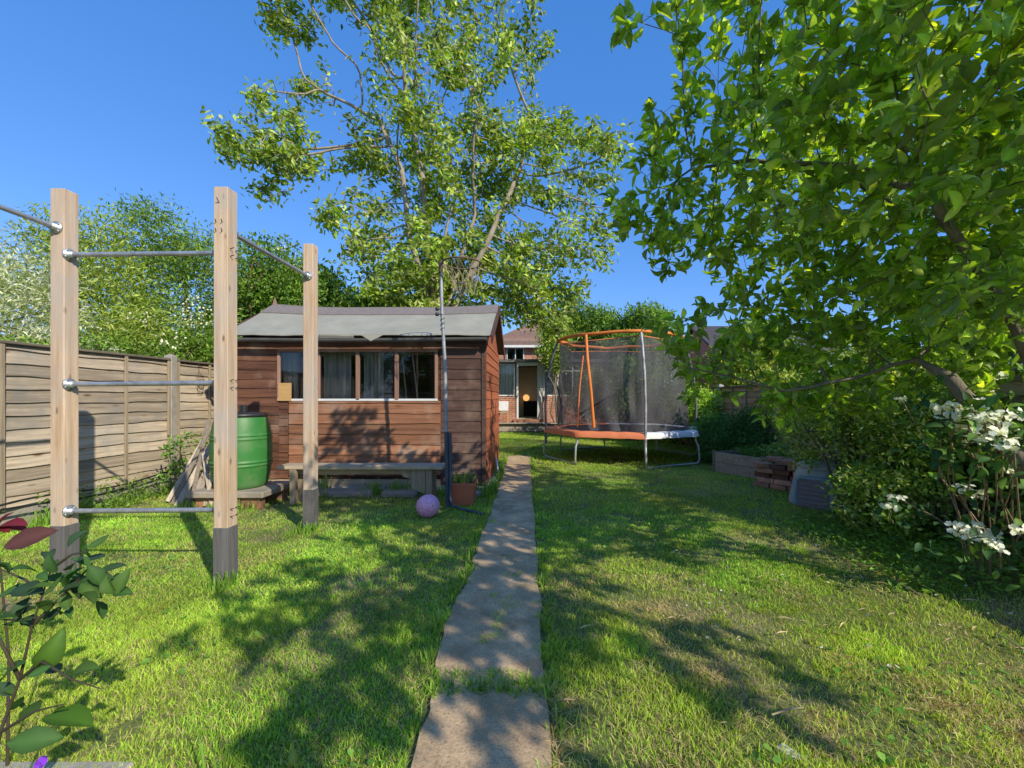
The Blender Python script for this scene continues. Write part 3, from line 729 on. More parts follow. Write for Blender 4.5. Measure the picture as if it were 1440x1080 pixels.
# roof
def ridge(x): t = (x-sx0)/(sx1-sx0); return 2.77-.055*math.sin(math.pi*min(max(t, 0), 1))-.01*math.sin(9*t)
def roofpt(x, s):           # s 0 eave .. 1 ridge .. 2 far eave
    rz = ridge(x); ez = 2.09-.005*math.sin(7*x)+.002*math.sin(23*x)
    if s <= 1: return (x, 5.72+(6.95-5.72)*s, ez+(rz-ez)*s-.012*math.sin(math.pi*s))
    return (x, 6.95+(8.2-6.95)*(s-1), rz+(ez-rz)*(s-1))
def roof_strip(s0, s1, lift, ns=5, nx=40, xs=(sx0-.1, sx1+.1), th=.012):
    mb = MB(); vs = []
    for i in range(nx+1):
        x = xs[0]+(xs[1]-xs[0])*i/nx
        for k in range(ns+1):
            s = s0+(s1-s0)*k/ns; p = roofpt(x, s); vs.append((p[0], p[1], p[2]+lift))
    n2 = len(vs); vs += [(a, b, c-th) for (a, b, c) in vs]
    fs = [(i*(ns+1)+k, (i+1)*(ns+1)+k, (i+1)*(ns+1)+k+1, i*(ns+1)+k+1) for i in range(nx) for k in range(ns)]
    fs += [tuple(reversed([q+n2 for q in f])) for f in fs[:]]
    for i in range(nx):
        a = i*(ns+1); b = a+ns+1; fs += [(a+n2, b+n2, b, a)]
        a = i*(ns+1)+ns; b = a+ns+1; fs += [(a, b, b+n2, a+n2)]
    for k in range(ns):
        fs += [(k, k+1, k+1+n2, k+n2)]; a = nx*(ns+1)+k; fs += [(a+1, a, a+n2, a+1+n2)]
    mb.add(vs, fs, 1, False); return mb
roof_strip(0, .80, .016).build('roof_felt', M['felt'], shed)
roof_strip(.68, 1.3, .034).build('ridge_felt', M['felt_dark'], shed)
roof_strip(1.0, 2, .010).build('roof_felt', M['felt_dark'], shed)
roof_strip(0.02, 1, 0, th=.02).build('roof_boards', M['shed_dark'], shed)
mb = MB()
for s in (-1,):
    a = Vector((sx1+.105, 5.70, 2.04)); b = Vector((sx1+.105, 6.95, 2.70)); c = Vector((sx1+.105, 8.2, 2.04))
    mb.bar(a, b, .02, .12, (0, 0, 1), 1); mb.bar(b, c, .02, .12, (0, 0, 1), 1)
    a = a+Vector((sx0-sx1-.21, 0, 0)); b = b+Vector((sx0-sx1-.21, 0, 0)); c = c+Vector((sx0-sx1-.21, 0, 0)); mb.bar(a, b, .02, .12, (0, 0, 1), 1); mb.bar(b, c, .02, .12, (0, 0, 1), 1)
mb.build('bargeboard', M['shed_dark'], shed)
mb = MB(); q = Vector((sx0-.1, 6.93, 2.76)); mb.add([q+Vector((-.04, 0, 0)), q+Vector((.05, 0, 0)), q+Vector((.0, 0, .14)), q+Vector((0, .04, .02))], [(0, 1, 2), (1, 3, 2), (3, 0, 2)]); mb.build('finial', M['frame'], shed)
# gutter: half round
mb = MB(); vs = []; xs = np.linspace(sx0-.08, sx1+.04, 30)
for x in xs:
    for k in range(9):
        t = math.pi*k/8; vs.append((x, 5.70-math.cos(t)*.045, 2.055-math.sin(t)*.045-.01*math.sin((x-sx0)*1.1)))
mb.add(vs, [(i*9+k, (i+1)*9+k, (i+1)*9+k+1, i*9+k+1) for i in range(29) for k in range(8)], 1, True); mb.build('gutter', M['gutter'], shed)
mb = MB()     # lace of plastic leaf guard and felt corner hanging at the eave
for i in range(22):
    x = -3.0+i*.028; mb.tube([(x, 5.665, 2.10), (x+.02, 5.655, 2.055)], .003, 3)
for z in (2.10, 2.078, 2.056): mb.tube([(-3.02, 5.66, z), (-2.38, 5.66, z-.004)], .003, 3)
mb.build('gutter_guard', M['cream'], shed)
mb = MB(); mb.add([(-2.28, 5.655, 2.085), (-1.98, 5.655, 2.095), (-2.15, 5.645, 2.005)], [(0, 1, 2)]); mb.build('felt_flap', M['felt'], shed)
# window row
fy = sy0-.028
edges = [393, 448.5, 504, 558.5, 614]
mbx = MB(); mbx.b2(wx0-.01, wx1+.03, fy-.012, sy0+.03, WZ1-.01, WZ1+.035, 1.1, .003); mbx.build('window_head', M['shed_red'], shed)
mbx = MB(); mbx.b2(wx0-.01, wx1+.02, fy-.006, fy+.03, WZ0-.012, WZ0+.018, 1, .002); mbx.build('window_sill', M['white'], shed)
for k, px in enumerate(edges):
    x = (px-CX)*5.9/F; w = .04 if k in (0, 4) else .052
    mbx = MB(); mbx.b2(x-w/2, x+w/2, fy-.003*k % .01, sy0+.03, WZ0-.0, WZ1-.012, random.uniform(.85, 1.1), .003); mbx.build('mullion', M['frame'], shed)
for k in range(4):
    a = (edges[k]-CX)*5.9/F+.022; b_ = (edges[k+1]-CX)*5.9/F-.022
    mbx = MB(); mbx.b2(a, b_, fy+.02, fy+.024, WZ0+.015, WZ1-.01); mbx.build('window', M['glass'], shed)
mbx = MB(); mbx.b2((393.5-CX)*5.9/F, (412-CX)*5.9/F, fy-.014, fy-.008, WZ0-.01, WZ0+.235); mbx.build('plywood_patch', M['ply'], shed)
# cloth hung behind the panes
for (a, b_) in ((455, 495), (512, 540), (400, 420)):
    mbx = MB(); vs = []; A_ = (a-CX)*6.15/F; B_ = (b_-CX)*6.15/F
    for i in range(41):
        t = i/40; x = A_+(B_-A_)*t; y = 6.15+.03*math.sin(t*34+a); vs += [(x, y, .9), (x, y, 1.95)]
    mbx.add(vs, [(2*i, 2*i+2, 2*i+3, 2*i+1) for i in range(40)], 1, True); tag(mbx.build('hanging_cloth', M['drape']), {455: 'grey cloth hanging in folds behind the second shed pane', 512: 'grey cloth strip hanging behind the third shed pane', 400: 'grey cloth hanging behind the patched leftmost shed pane'}[a], 'cloth')
for (a, b_, lb) in (((572, 566), (566, 498), 'thin cane leaning inside the rightmost shed window, left one'), ((588, 566), (580, 498), 'thin cane leaning inside the rightmost shed window, right one'), ((531, 566), (529, 498), 'thin upright cane behind the third shed pane')):
    p, q = P(*a, 6.05), P(*b_, 6.08); p = p+(p-q)*1.4; mbx = MB(); mbx.tube([p, q], .011, 6); tag(mbx.build('garden_cane', M['cane']), lb, 'cane')

# ------------------------------------------------------------------ bench
bn = empty('garden_bench', (-2.0, 5.1, 0), 'long low weathered plank bench in front of the shed', 'bench')
mb = MB(); mb.bar((-3.0, 5.12, .436), (-1.05, 5.08, .44), .24, .045, (0, 0, 1), 1, .006); mb.build('seat', M['bench'], bn)
mb = MB(); mb.bar((-2.85, 5.12, .375), (-1.2, 5.1, .38), .035, .075, (0, 0, 1), .9, .004); mb.build('rail', M['bench'], bn)
for x in (-2.82, -1.225):
    mb = MB(); mb.bar((x, 5.02, .0), (x, 5.02, .412), .07, .055, (0, 1, 0), 1, .004); mb.build('leg', M['bench_leg'], bn)
    mb = MB(); mb.bar((x+.003, 5.19, .0), (x+.003, 5.19, .412), .07, .055, (0, 1, 0), .8, .004); mb.build('leg', M['bench_leg'], bn)
mb = MB(); x = -1.27
pl = [(x, 5.012, .41), (x-.34, 5.012, .41), (x-.26, 5.012, .33), (x-.17, 5.012, .30), (x-.2, 5.012, .26), (x-.12, 5.012, .17), (x-.02, 5.012, .13), (x, 5.012, .13)]
mb.prism(pl, (0, .02, 0)); mb.build('bracket', M['bench_leg'], bn)

# ------------------------------------------------------------------ basketball hoop
hp = empty('netball_hoop', (-.98, 4.84, 0), 'tall slim grey pole with a ring and ragged net in front of shed', 'hoop')
top = P(620, 372, 4.84)
mb = MB(); pts = [(-.975, 4.84, .3), (-.99, 4.84, .9), (-1.0, 4.84, 1.6), (-1.035, 4.84, 2.2), top]
mb.tube(pts, [.021, .021, .020, .019, .018], 12); mb.build('pole', M['pole'], hp)
mb = MB(); mb.tube([(-.968, 4.84, -.02), (-.972, 4.84, .3), (-.985, 4.84, .87)], .027, 12); mb.build('pole_sleeve', M['pole_blue'], hp)
mb = MB(); mb.tube([(-.935, 4.80, .86), (-.925, 4.79, .5), (-.93, 4.78, .12), (-.90, 4.76, .05), (-.80, 4.70, .03), (-.62, 4.60, .022), (-.50, 4.5, .02)], .015, 10); mb.build('side_tube', M['pole_blue'], hp)
for z in (2.26, 2.20): 
    mb = MB(); mb.lathe((-1.09, 4.83, z), [(0, -.02), (.018, -.018), (.022, 0), (.018, .018), (0, .02)], 12); mb.tube([(-1.09, 4.83, z), (-1.03, 4.84, z)], .006, 6); mb.build('knob', M['black'], hp)
mb = MB(); mb.tube([(-1.03+.024*math.cos(t*3), 4.84+.024*math.sin(t*3), 2.0+.025*t) for t in np.linspace(0, 8, 60)], .0035, 4); mb.build('cord', M['black'], hp)
rc = Vector((top.x+.235, 4.86, top.z+.02)); rr = .215
mb = MB(); mb.tube([rc+Vector((rr*math.cos(t), rr*math.sin(t), 0)) for t in np.linspace(0, 2*math.pi, 33)[:-1]], .009, 8, closed=True)
mb.tube([top+Vector((0, 0, -.02)), rc+Vector((-rr, 0, 0))], .011, 8); mb.tube([top+Vector((0, 0, .04)), top+Vector((0, 0, -.1))], .026, 10); mb.build('ring', M['rust'], hp)
mb = MB(); K = 16
for k in range(K):
    for sgn in (1, -1):
        pts = []
        for i in range(7):
            t = i/6; a = 2*math.pi*(k+sgn*t*1.6)/K; r_ = rr*(1-.62*t)+.012*random.random(); pts.append(rc+Vector((r_*math.cos(a)+.05*t, r_*math.sin(a), -.36*t+.015*random.random())))
        if random.random() < .85: mb.tube(pts[:random.choice((5, 6, 7, 7))], .0032, 3)
mb.build('net', M['cane'], hp)
tag(one(lambda b: b.tube([P(665, 378, 5.3), P(668, 410, 5.4), P(640, 398, 5.2)], .001, 3), 'twine', M['cane'], None), 'thin loose twine hanging near the hoop', 'twine') if False else None

# ------------------------------------------------------------------ pot, ball
pt = empty('plant_pot', (-.815, 5.02, 0), 'square terracotta pot with a small green plant by shed corner', 'plant pot')
mb = MB(); c = (-.815, 5.03); w0, w1, h = .115, .14, .275
def ring_(w, z): return [(c[0]-w, c[1]-w, z), (c[0]+w, c[1]-w, z), (c[0]+w, c[1]+w, z), (c[0]-w, c[1]+w, z)]
vs = ring_(w0, .01)+ring_(w1-.006, h-.04)+ring_(w1+.006, h-.04)+ring_(w1+.008, h)+ring_(w1-.01, h)+ring_(w1-.015, h-.05)
fs = [(3, 2, 1, 0)]+[(i*4+k, i*4+(k+1) % 4, (i+1)*4+(k+1) % 4, (i+1)*4+k) for i in range(5) for k in range(4)]
mb.add(vs, fs); mb.build('pot', M['terra'], pt)
mb = MB(); mb.add(ring_(w1-.014, h-.03), [(0, 1, 2, 3)]); mb.build('soil', M['soil'], pt)
n = 120; Pp = np.stack([c[0]+rng.uniform(-.12, .12, n), c[1]+rng.uniform(-.12, .12, n), h-.03+rng.random(n)*.06], 1)
leaves('foliage', Pp, rnd3(n)*.6+np.array([0, 0, 1.]), rnd3(n), .03+.09*rng.random(n), palette(n, [[.14, .26, .04], [.3, .3, .1], [.22, .17, .08]]), L_SLIM, M['leaf'], pt)
mb = MB(); bc2 = P(602, 718, 4.5); r_ = .122
mb.lathe((bc2.x, bc2.y, r_-.01), [(r_*math.sin(t), -r_*math.cos(t)) for t in np.linspace(0, math.pi, 22)], 32)
tag(mb.build('ball', M['ball']), 'pink ball with purple spots on grass beside the hoop pole', 'ball')
# stones along the shed foot
for k, (x, y, w_) in enumerate(((-2.75, 5.48, .2), (-2.35, 5.5, .35), (-1.7, 5.45, .28), (-.72, 5.4, .1), (-.60, 5.75, .09))):
    mb = MB(); mb.box((x, y, .03), (w_*1.6, w_*.7, .1), Matrix.Rotation(random.uniform(-.2, .2), 3, 'Z'), random.uniform(.8, 1.1), .03)
    tag(mb.build('stone', M['stone']), 'flat pale stone lying in the weeds along the shed foot', 'stone', 'stones along the shed foot')
tag(one(lambda b: b.tube([(-.60, 6.9, .28), (-.53, 6.6, .02)], .014, 6), 'stick', M['white'], None), 'short white stick leaning on the orange shed side', 'stick')

# ------------------------------------------------------------------ trampoline
tc = Vector((1.87, 9.05, 0)); TR = 1.58; A0 = R(-87)
tp_ = empty('trampoline', tuple(tc), 'round trampoline with black safety net, orange top rail and half white padding', 'trampoline')
def tv(k, r, z): a = A0+k*math.pi/4; return tc+Vector((r*math.cos(a), r*math.sin(a), z))
RZ = .62
mb = MB(); K = 64
prof = [(TR+.06, RZ-.085), (TR+.05, RZ+.0), (TR-.0, RZ+.025), (TR-.16, RZ+.02), (TR-.22, RZ+.0), (TR-.16, RZ-.01), (TR+.04, RZ-.085)]
def octr(a):        # octagonal radius factor
    b_ = ((a-A0+math.pi/8) % (math.pi/4))-math.pi/8
    b_ = ((a-A0) % (math.pi/4))-math.pi/8
    return math.cos(math.pi/8)/math.cos(b_)
def padseg(a0, a1, nm, m):
    mb = MB(); n = max(2, int((a1-a0)/(math.pi/48))); vs = []
    for i in range(n+1):
        a = a0+(a1-a0)*i/n; o = octr(a)
        for (r_, z) in prof: vs.append(tc+Vector((r_*o*math.cos(a), r_*o*math.sin(a), z+.004*math.sin(a*25))))
    k = len(prof); fs = [(i*k+j, (i+1)*k+j, (i+1)*k+j+1, i*k+j+1) for i in range(n) for j in range(k-1)]
    mb.add(vs, fs, 1, True); mb.build(nm, M[m], tp_)
padseg(A0, A0+math.pi*1.0, 'pad', 'padwhite'); padseg(A0+math.pi, A0+2*math.pi, 'pad', 'salmon')
mb = MB(); vs = [tc+Vector((1.38*math.cos(t), 1.38*math.sin(t), RZ-.005)) for t in np.linspace(0, 2*math.pi, 49)[:-1]]; mb.add(vs, [list(range(48))]); mb.build('jumping_mat', M['black'], tp_)
mb = MB(); mb.tube([tv(k, TR+.01, RZ-.03) for k in range(8)], .022, 8, closed=True); mb.build('frame', M['steel'], tp_)
for k in (0, 2, 4, 6):
    a, b_ = tv(k, 1, 0)-tc, tv(k+1, 1, 0)-tc
    if k == 6: pass
    pr = [(TR, RZ-.03), (TR, .46), (TR+.05, .36), (TR+.07, .12), (TR+.03, .03)]
    pts = [tc+a*r_+Vector((0, 0, z)) for r_, z in pr]+[tc+b_*r_+Vector((0, 0, z)) for r_, z in pr[::-1]]
    # round the lower corners
    mb = MB(); mb.tube(pts, .02, 10); mb.build('leg', M['steel'], tp_)
tops = []
PK = (0, 1.55, 3.0, 4.45, 6.0, 7.0)
for i, k in enumerate((0, 2, 3, 5, 6, 7)): pass
TTOP = 2.45
for k in (0, 2, 4, 6):
    pts = [tv(k, TR+.03, .30), tv(k, TR+.03, RZ+.02), tv(k, TR+.04, 1.1), tv(k, TR-.02, 1.7), tv(k, 1.44, 2.2), tv(k, 1.36, TTOP-.02)]
    mb = MB(); mb.tube(pts, .026, 10); mb.build('pole', M['foam'] if k != 0 else M['pole'], tp_)
mb = MB(); ring8 = []
for k in range(8):
    ring8 += [tv(k, 1.36 if k % 2 == 0 else 1.30, TTOP-.0)]
pts = []
for k in range(8):
    a, b_ = ring8[k], ring8[(k+1) % 8]
    for t in (0, .25, .5, .75): pts.append(a.lerp(b_, t)+Vector((0, 0, .02*math.sin(math.pi*t)+(.02*random.random()))))
mb.tube(pts, .034, 8, closed=True); mb.build('top_rail', M['orange'], tp_)
def netr(z): t = (z-RZ)/(TTOP-RZ); return 1.40-.10*math.sin(t*math.pi*.6)
mb = MB(); vs = []; NA = 128; NZ = 14
for i in range(NA):
    a = A0+2*math.pi*i/NA
    for j in range(NZ+1):
        t = j/NZ; r_ = (1.40-.10*t)*(octr(a) if True else 1)
        fold = .05*math.sin(i*.9+3*math.sin(j*.3))*(1-t)**1.2+.02*math.sin(i*.37+j*.2)
        sag = -.05*math.sin((a-A0)*2)**2*(t**3)
        zt = RZ+.03+(TTOP-.10-RZ)*t+sag*t
        vs.append(tc+Vector(((r_+fold)*math.cos(a), (r_+fold)*math.sin(a), zt)))
mb.add(vs, [(i*(NZ+1)+j, ((i+1) % NA)*(NZ+1)+j, ((i+1) % NA)*(NZ+1)+j+1, i*(NZ+1)+j+1) for i in range(NA) for j in range(NZ)], 1, True)
mb.build('safety_net', M['net'], tp_)
mb = MB(); mb.tube([vs[i*(NZ+1)+NZ]+Vector((0, 0, .005)) for i in range(NA)], .010, 5, closed=True); mb.build('net_hem', M['salmon'], tp_)
def strip(pts, w, m, nm):
    mb = MB(); mb.tube([P(*p) for p in pts], w, 8); mb.build(nm, M[m], tp_)
strip([(824, 471, 7.95), (826, 505, 7.85), (831, 550, 7.82), (835, 601, 7.85)], .030, 'orange', 'door_edge')
strip([(820, 500, 8.0), (815, 545, 8.1), (812, 600, 8.2)], .016, 'salmon', 'door_edge')

# ------------------------------------------------------------------ raised bed, brick stack, compost bin
rb = empty('raised_bed', (3.1, 7.0, 0), 'grey timber raised bed full of green plants by the right fence', 'raised bed')
fa = Vector((3.08, 7.25, 0)); fb = Vector((3.5, 6.5, 0)); bk = Vector((.55, .32, 0)) ; zz = Vector((0, 0, .17))
for (a, b_) in ((fa, fb), (fa+bk, fb+bk), (fa, fa+bk), (fb, fb+bk)):
    for k in range(2): 
        mb = MB(); mb.bar(a+zz*(.5+k), b_+zz*(.5+k), .03, .165, (0, 0, 1), random.uniform(.6, .9), .004); mb.build('board', M['bench'], rb)
for q in (fa, fb, fa+bk, fb+bk): mb = MB(); mb.bar(q, q+Vector((0, 0, .36)), .055, .055, (0, 1, 0), .8, .003); mb.build('corner_post', M['bench_leg'], rb)
ct = (fa+fb+bk)/2
mb = MB(); mb.prism([fa+Vector((0, 0, .26)), fb+Vector((0, 0, .26)), fb+bk+Vector((0, 0, .26)), fa+bk+Vector((0, 0, .26))][::-1], (0, 0, -.04)); mb.build('soil', M['soil'], rb)
bush('leafy_plant', 'low green plants growing in the grey raised bed', 'plant', (ct.x+.05, ct.y+.2, .26), [(ct.x+.1, ct.y, .33, .3, .4, .08)], 50, 30, .04, [[.10, .24, .03], [.07, .16, .025]], clr=.06, stems=3)
bush('leafy_plant', 'bright green nettle-like plant between raised bed and brick stack', 'plant', (3.55, 6.35, 0), [(3.6, 6.3, .25, .15, .15, .25), (3.75, 6.5, .4, .18, .18, .25)], 60, 40, .045, [[.09, .21, .03], [.14, .27, .04], [.30, .34, .16]], clr=.07, stems=4)
bk0 = Vector((3.56, 5.86, 0)); rot = Matrix.Rotation(R(-52), 3, 'Z')
for row in range(6):
    for i in range(4):
        for j in range(2):
            if row >= 4 and random.random() < .4: continue
            p = bk0+rot @ Vector((-.33+.225*i+(.05 if row % 2 else 0)+random.uniform(-.012, .012), -.11+.22*j+random.uniform(-.012, .012), 0))+Vector((0, 0, .035+.068*row))
            mb = MB(); r2 = rot @ Matrix.Rotation(random.uniform(-.12, .12) if row < 4 else random.uniform(-.7, .7), 3, 'Z')
            mb.box(p, (.212, .19 if row != 2 else .1, .063), r2, random.choice((.5, 1.0, 1.4, 2.2)), .005)
            tag(mb.build('brick', M['brickpc']), 'old red brick in the rough stack beside the compost bin', 'brick', 'bricks stacked by the compost bin')
cb_ = empty('compost_bin', (3.42, 4.95, 0), 'grey-green plastic compost bin with brown ribbed hatch under the bush', 'compost bin')
cc = Vector((3.40, 4.98, 0))
mb = MB(); mb.lathe(cc, [(0, .0), (.36, .0), (.365, .04), (.33, .22), (.28, .42), (.26, .44), (.26, .455)], 36); mb.build('body', M['bin'], cb_)
mb = MB(); mb.lathe(cc, [(.278, .44), (.28, .47), (.25, .50), (.1, .52), (0, .52)], 32); mb.build('lid', M['bin'], cb_)
dn = (Vector((0, 0, 0))-cc); dn.z = 0; dn.normalize(); dn = Matrix.Rotation(R(-16), 3, 'Z') @ dn; ds = Vector((-dn.y, dn.x, 0))
tilt = Vector((0, 0, 1))-dn*.16; tilt.normalize(); q0 = cc+dn*.385+Vector((0, 0, .04))
mb = MB()
outl = [(-.18, 0), (-.18, .27), (-.14, .31), (.14, .31), (.18, .27), (.18, 0)]
mb.tube([q0+ds*a+tilt*b_ for a, b_ in outl], .026, 8); mb.build('hatch_frame', M['bin_frame'], cb_)
mb = MB(); mb.prism([q0+ds*a*.92+tilt*b_*.97 for a, b_ in outl], dn*.015)
for k in range(5): mb.bar(q0+ds*-.14+tilt*(.05+.05*k)+dn*.02, q0+ds*.14+tilt*(.05+.05*k)+dn*.02, .012, .016, tilt, 1.3)
mb.build('hatch', M['hatch'], cb_)

# ------------------------------------------------------------------ bottom-left kerb and small things
mb = MB(); mb.b2(-2.6, -1.34, 1.36, 1.44, -.03, .03, 1, .008); tag(mb.build('edging_kerb', M['concrete']), 'pale concrete edging strip at the near left of the lawn', 'kerb')
mb = MB(); q = P(1107, 1061, 1.5); mb.prism([q+Vector(v) for v in ((-.028, .02, 0), (.0, .03, .01), (.035, -.015, .006), (.03, -.03, 0), (.0, -.02, 0))], (0, 0, .008)); tag(mb.build('shell_fragment', M['padwhite']), 'white pointed fragment lying in the near lawn', 'fragment')
for i, (a, b_, lb) in enumerate((((1085, 1022, 1.62), (1130, 1012, 1.66), 'pale dry stick lying on the lawn near the white fragment'), ((1263, 830, 2.8), (1295, 848, 2.62), 'thin pale stick on the shaded lawn below the bush'), ((1400, 905, 2.2), (1440, 930, 2.05), 'long pale stick at the right edge of the lawn'))):
    p, q = P(*a), P(*b_); p.z = float(gz(p.x, p.y))+.045; q.z = float(gz(q.x, q.y))+.045
    mb = MB(); mb.tube([p, p.lerp(q, .5)+Vector((0, 0, .006)), q], .004, 5); tag(mb.build('stick', M['cane']), lb, 'stick')

# ------------------------------------------------------------------ house
hs_ = empty('brick_house', (0, 16.4, 0), 'red brick house with hipped tiled roof, low extension and open door', 'house')
HY = 16.4
def hx(px): return (px-CX)*HY/F
def hz(py): return H-(py-CY)*HY/F
mb = MB(); dz0 = .49
mb.b2(-6.2, hx(725), HY, HY+.25, .30, hz(558)); mb.b2(hx(763), 2.9, HY, HY+.25, .30, hz(557)); mb.b2(hx(725), hx(763), HY-.01, HY+.25, .30, dz0-.03)
mb.b2(-6.2, -3.3, HY, HY+.25, hz(558), 2.62); mb.b2(-6.2, -5.95, HY+.25, 25, .3, 2.62); mb.b2(2.65, 2.9, HY+.25, 25, .3, 2.62)
mb.build('wall', M['brick'], hs_)
mb = MB(); mb.b2(-6.4, 3.0, HY-.15, 25, 2.62, 2.74, 1, .01); mb.build('flat_roof', M['gutter'], hs_)
mb = MB(); mb.b2(hx(755.5), hx(763), HY-.02, HY+.22, dz0-.03, 2.62); mb.build('pillar', M['cream'], hs_)
def hwindow(a, b_, z0, z1, y, par, trans=False, n=1, cur=True):
    f = MB(); w = .05
    f.b2(a, b_, y-.03, y+.04, z0, z0+w); f.b2(a, b_, y-.03, y+.04, z1-w, z1); f.b2(a, a+w, y-.028, y+.038, z0+w, z1-w); f.b2(b_-w, b_, y-.028, y+.038, z0+w, z1-w)
    for k in range(1, n): x = a+(b_-a)*k/n; f.b2(x-w/2, x+w/2, y-.026, y+.036, z0+w, z1-w)
    if trans: f.b2(a+w, b_-w, y-.024, y+.034, z1-.30, z1-.25)
    fo = f.build('window', M['white'], par)
    g_ = MB(); g_.b2(a+w, b_-w, y, y+.008, z0+w, z1-w); g_.build('pane', M['glass'], fo)
    return fo
hwindow(-3.3, hx(725)-.02, hz(557), 2.58, HY+.1, hs_, n=3)
hwindow(hx(764), 2.65, hz(557), 2.58, HY+.1, hs_, True, 4)
mb = MB(); a, b_ = hx(726.5), hx(756)
mb.b2(a, a+.07, HY-.03, HY+.1, dz0-.02, 2.62); mb.b2(a, b_, HY-.025, HY+.1, 2.50, 2.62); mb.build('door_frame', M['white'], hs_)
mb = MB(); mb.b2(a-.1, b_+.15, HY-.35, HY-.012, .30, dz0-.04); mb.build('doorstep', M['brickpc'], hs_)
for (u, w_) in ((-3.2, -1.95), (-1.5, -.75), (.45, 1.2), (1.6, 2.5)):
    mb = MB(); vs = []
    for i in range(61):
        t = i/60; vs += [(u+(w_-u)*t, HY+.22+.04*math.sin(t*42+u), hz(557)), (u+(w_-u)*t, HY+.22+.04*math.sin(t*42+u), 2.56)]
    mb.add(vs, [(2*i, 2*i+2, 2*i+3, 2*i+1) for i in range(60)], 1, True); mb.build('curtain', M['curtain'], hs_)
M['room'] = mat('room_paint', (.75, .72, .50), (.68, .65, .45), 2)
mb = MB(); mb.b2(-5.9, 2.6, 19, 19.05, .4, 2.62); mb.b2(-5.9, 2.6, HY+.3, 19, .45, .47, .7); mb.b2(-.82, -.78, HY+.6, 19, .47, 2.62); mb.build('room_wall', M['room'], hs_)
mb = MB(); mb.b2(-.42, .18, 18.4, 18.8, .47, 1.13, 1, .01); 
for k in range(2):
    for j in range(2): mb.b2(-.40+.29*k, -.13+.29*k, 18.38, 18.40, .5+.31*j, .79+.31*j, 1.5)
tag(mb.build('cabinet', M['dark']), 'dark low cabinet seen through the open house door', 'cabinet')
mb = MB(); mb.lathe((-.31, 18.55, 1.27), [(.14*math.sin(t), -.14*math.cos(t)) for t in np.linspace(0, math.pi, 12)], 16)
tag(mb.build('table_lamp', M['lamp']), 'round glowing orange paper lamp on the dark cabinet indoors', 'lamp')
# main two-storey part
mb = MB(); BX0, BX1, BY0, BY1 = -2.6, 7.5, 25.9, 33
mb.b2(BX0, BX1, BY0, BY1, 0, 4.5); mb.build('wall', M['brick'], hs_)
ez = 4.42; e1 = .45; rz_ = 6.75
a = [(BX0-e1, BY0-e1, ez), (BX1+e1, BY0-e1, ez), (BX1+e1, BY1+e1, ez), (BX0-e1, BY1+e1, ez)]; r1, r2_ = (BX0+3.0, 29.4, rz_), (BX1-3.0, 29.4, rz_)
mb = MB(); K = 14
def course(p0, p1, q0, q1):
    for k in range(K):
        t0, t1 = k/K, (k+1)/K; L = lambda p, q, t: Vector(p).lerp(Vector(q), t)
        A_, B_, C_, D_ = L(p0, q0, t0), L(p1, q1, t0), L(p1, q1, t1), L(p0, q0, t1); up = Vector((0, 0, .035))
        mb.add([A_+up, B_+up, C_, D_, A_-Vector((0, 0, .02)), B_-Vector((0, 0, .02))], [(0, 1, 2, 3), (4, 5, 1, 0)], random.uniform(.75, 1.2))
course(a[0], a[1], r1, r2_); course(a[3], a[0], r1, r1); course(a[1], a[2], r2_, r2_); course(a[2], a[3], r2_, r1)
mb.build('roof', M['tile'], hs_)
mb = MB(); mb.b2(BX0-e1, BX1+e1, BY0-e1-.03, BY0-e1+.04, ez-.14, ez+.0); mb.build('gutter', M['white'], hs_)
wy = BY0-.02
def bx_(px): return (px-CX)*wy/F
def bz_(py): return H-(py-CY)*wy/F
hwindow(bx_(712.5), bx_(737), bz_(507), bz_(489), wy, hs_, n=2); hwindow(bx_(755), bx_(768), bz_(500), bz_(488.5), wy, hs_, n=1); hwindow(3.2, 4.6, bz_(507), bz_(489), wy, hs_, n=2)
mb = MB(); mb.b2(bx_(712.5)+.05, bx_(737)-.05, wy+.008, wy+.012, bz_(507)+.05, bz_(489)-.05); mb.b2(bx_(755)+.05, bx_(768)-.05, wy+.008, wy+.012, bz_(500)+.05, bz_(488.5)-.05); mb.b2(3.25, 4.55, wy+.008, wy+.012, bz_(507)+.05, bz_(489)-.05); mb.build('dark_room_sheet', M['dark'], hs_)  # dark sheets behind the panes, painting in the unlit rooms
# patio
mb = MB(); mb.b2(-6.3, 4.2, 15.75, 16.38, .02, .30, 1, .01); mb.build('patio', M['stone'])['kind'] = 'structure'
mb = MB(); mb.b2(-6.3, 4.2, 15.62, 15.95, .305, .345, 1, .01); mb.build('patio_edge', M['concrete'])['kind'] = 'structure'
ch = empty('patio_chair', (-1.15, 15.9, .3), 'pale folding garden chair with wooden legs on the patio', 'chair')
x0, x1 = (699-CX)*15.9/F, (715-CX)*15.9/F
mb = MB(); mb.bar(((x0+x1)/2, 15.98, .78), ((x0+x1)/2, 16.12, 1.14), .40, .03, (0, -1, .2), 1, .01); mb.build('backrest', M['padwhite'], ch)
mb = MB(); mb.b2(x0, x1, 15.72, 16.02, .70, .74, 1, .01); mb.build('seat', M['bench'], ch)
for x in (x0+.02, x1-.02):
    for y in (15.75, 15.98): mb = MB(); mb.b2(x-.018, x+.018, y-.018, y+.018, .345, .70); mb.build('leg', M['ply'], ch)
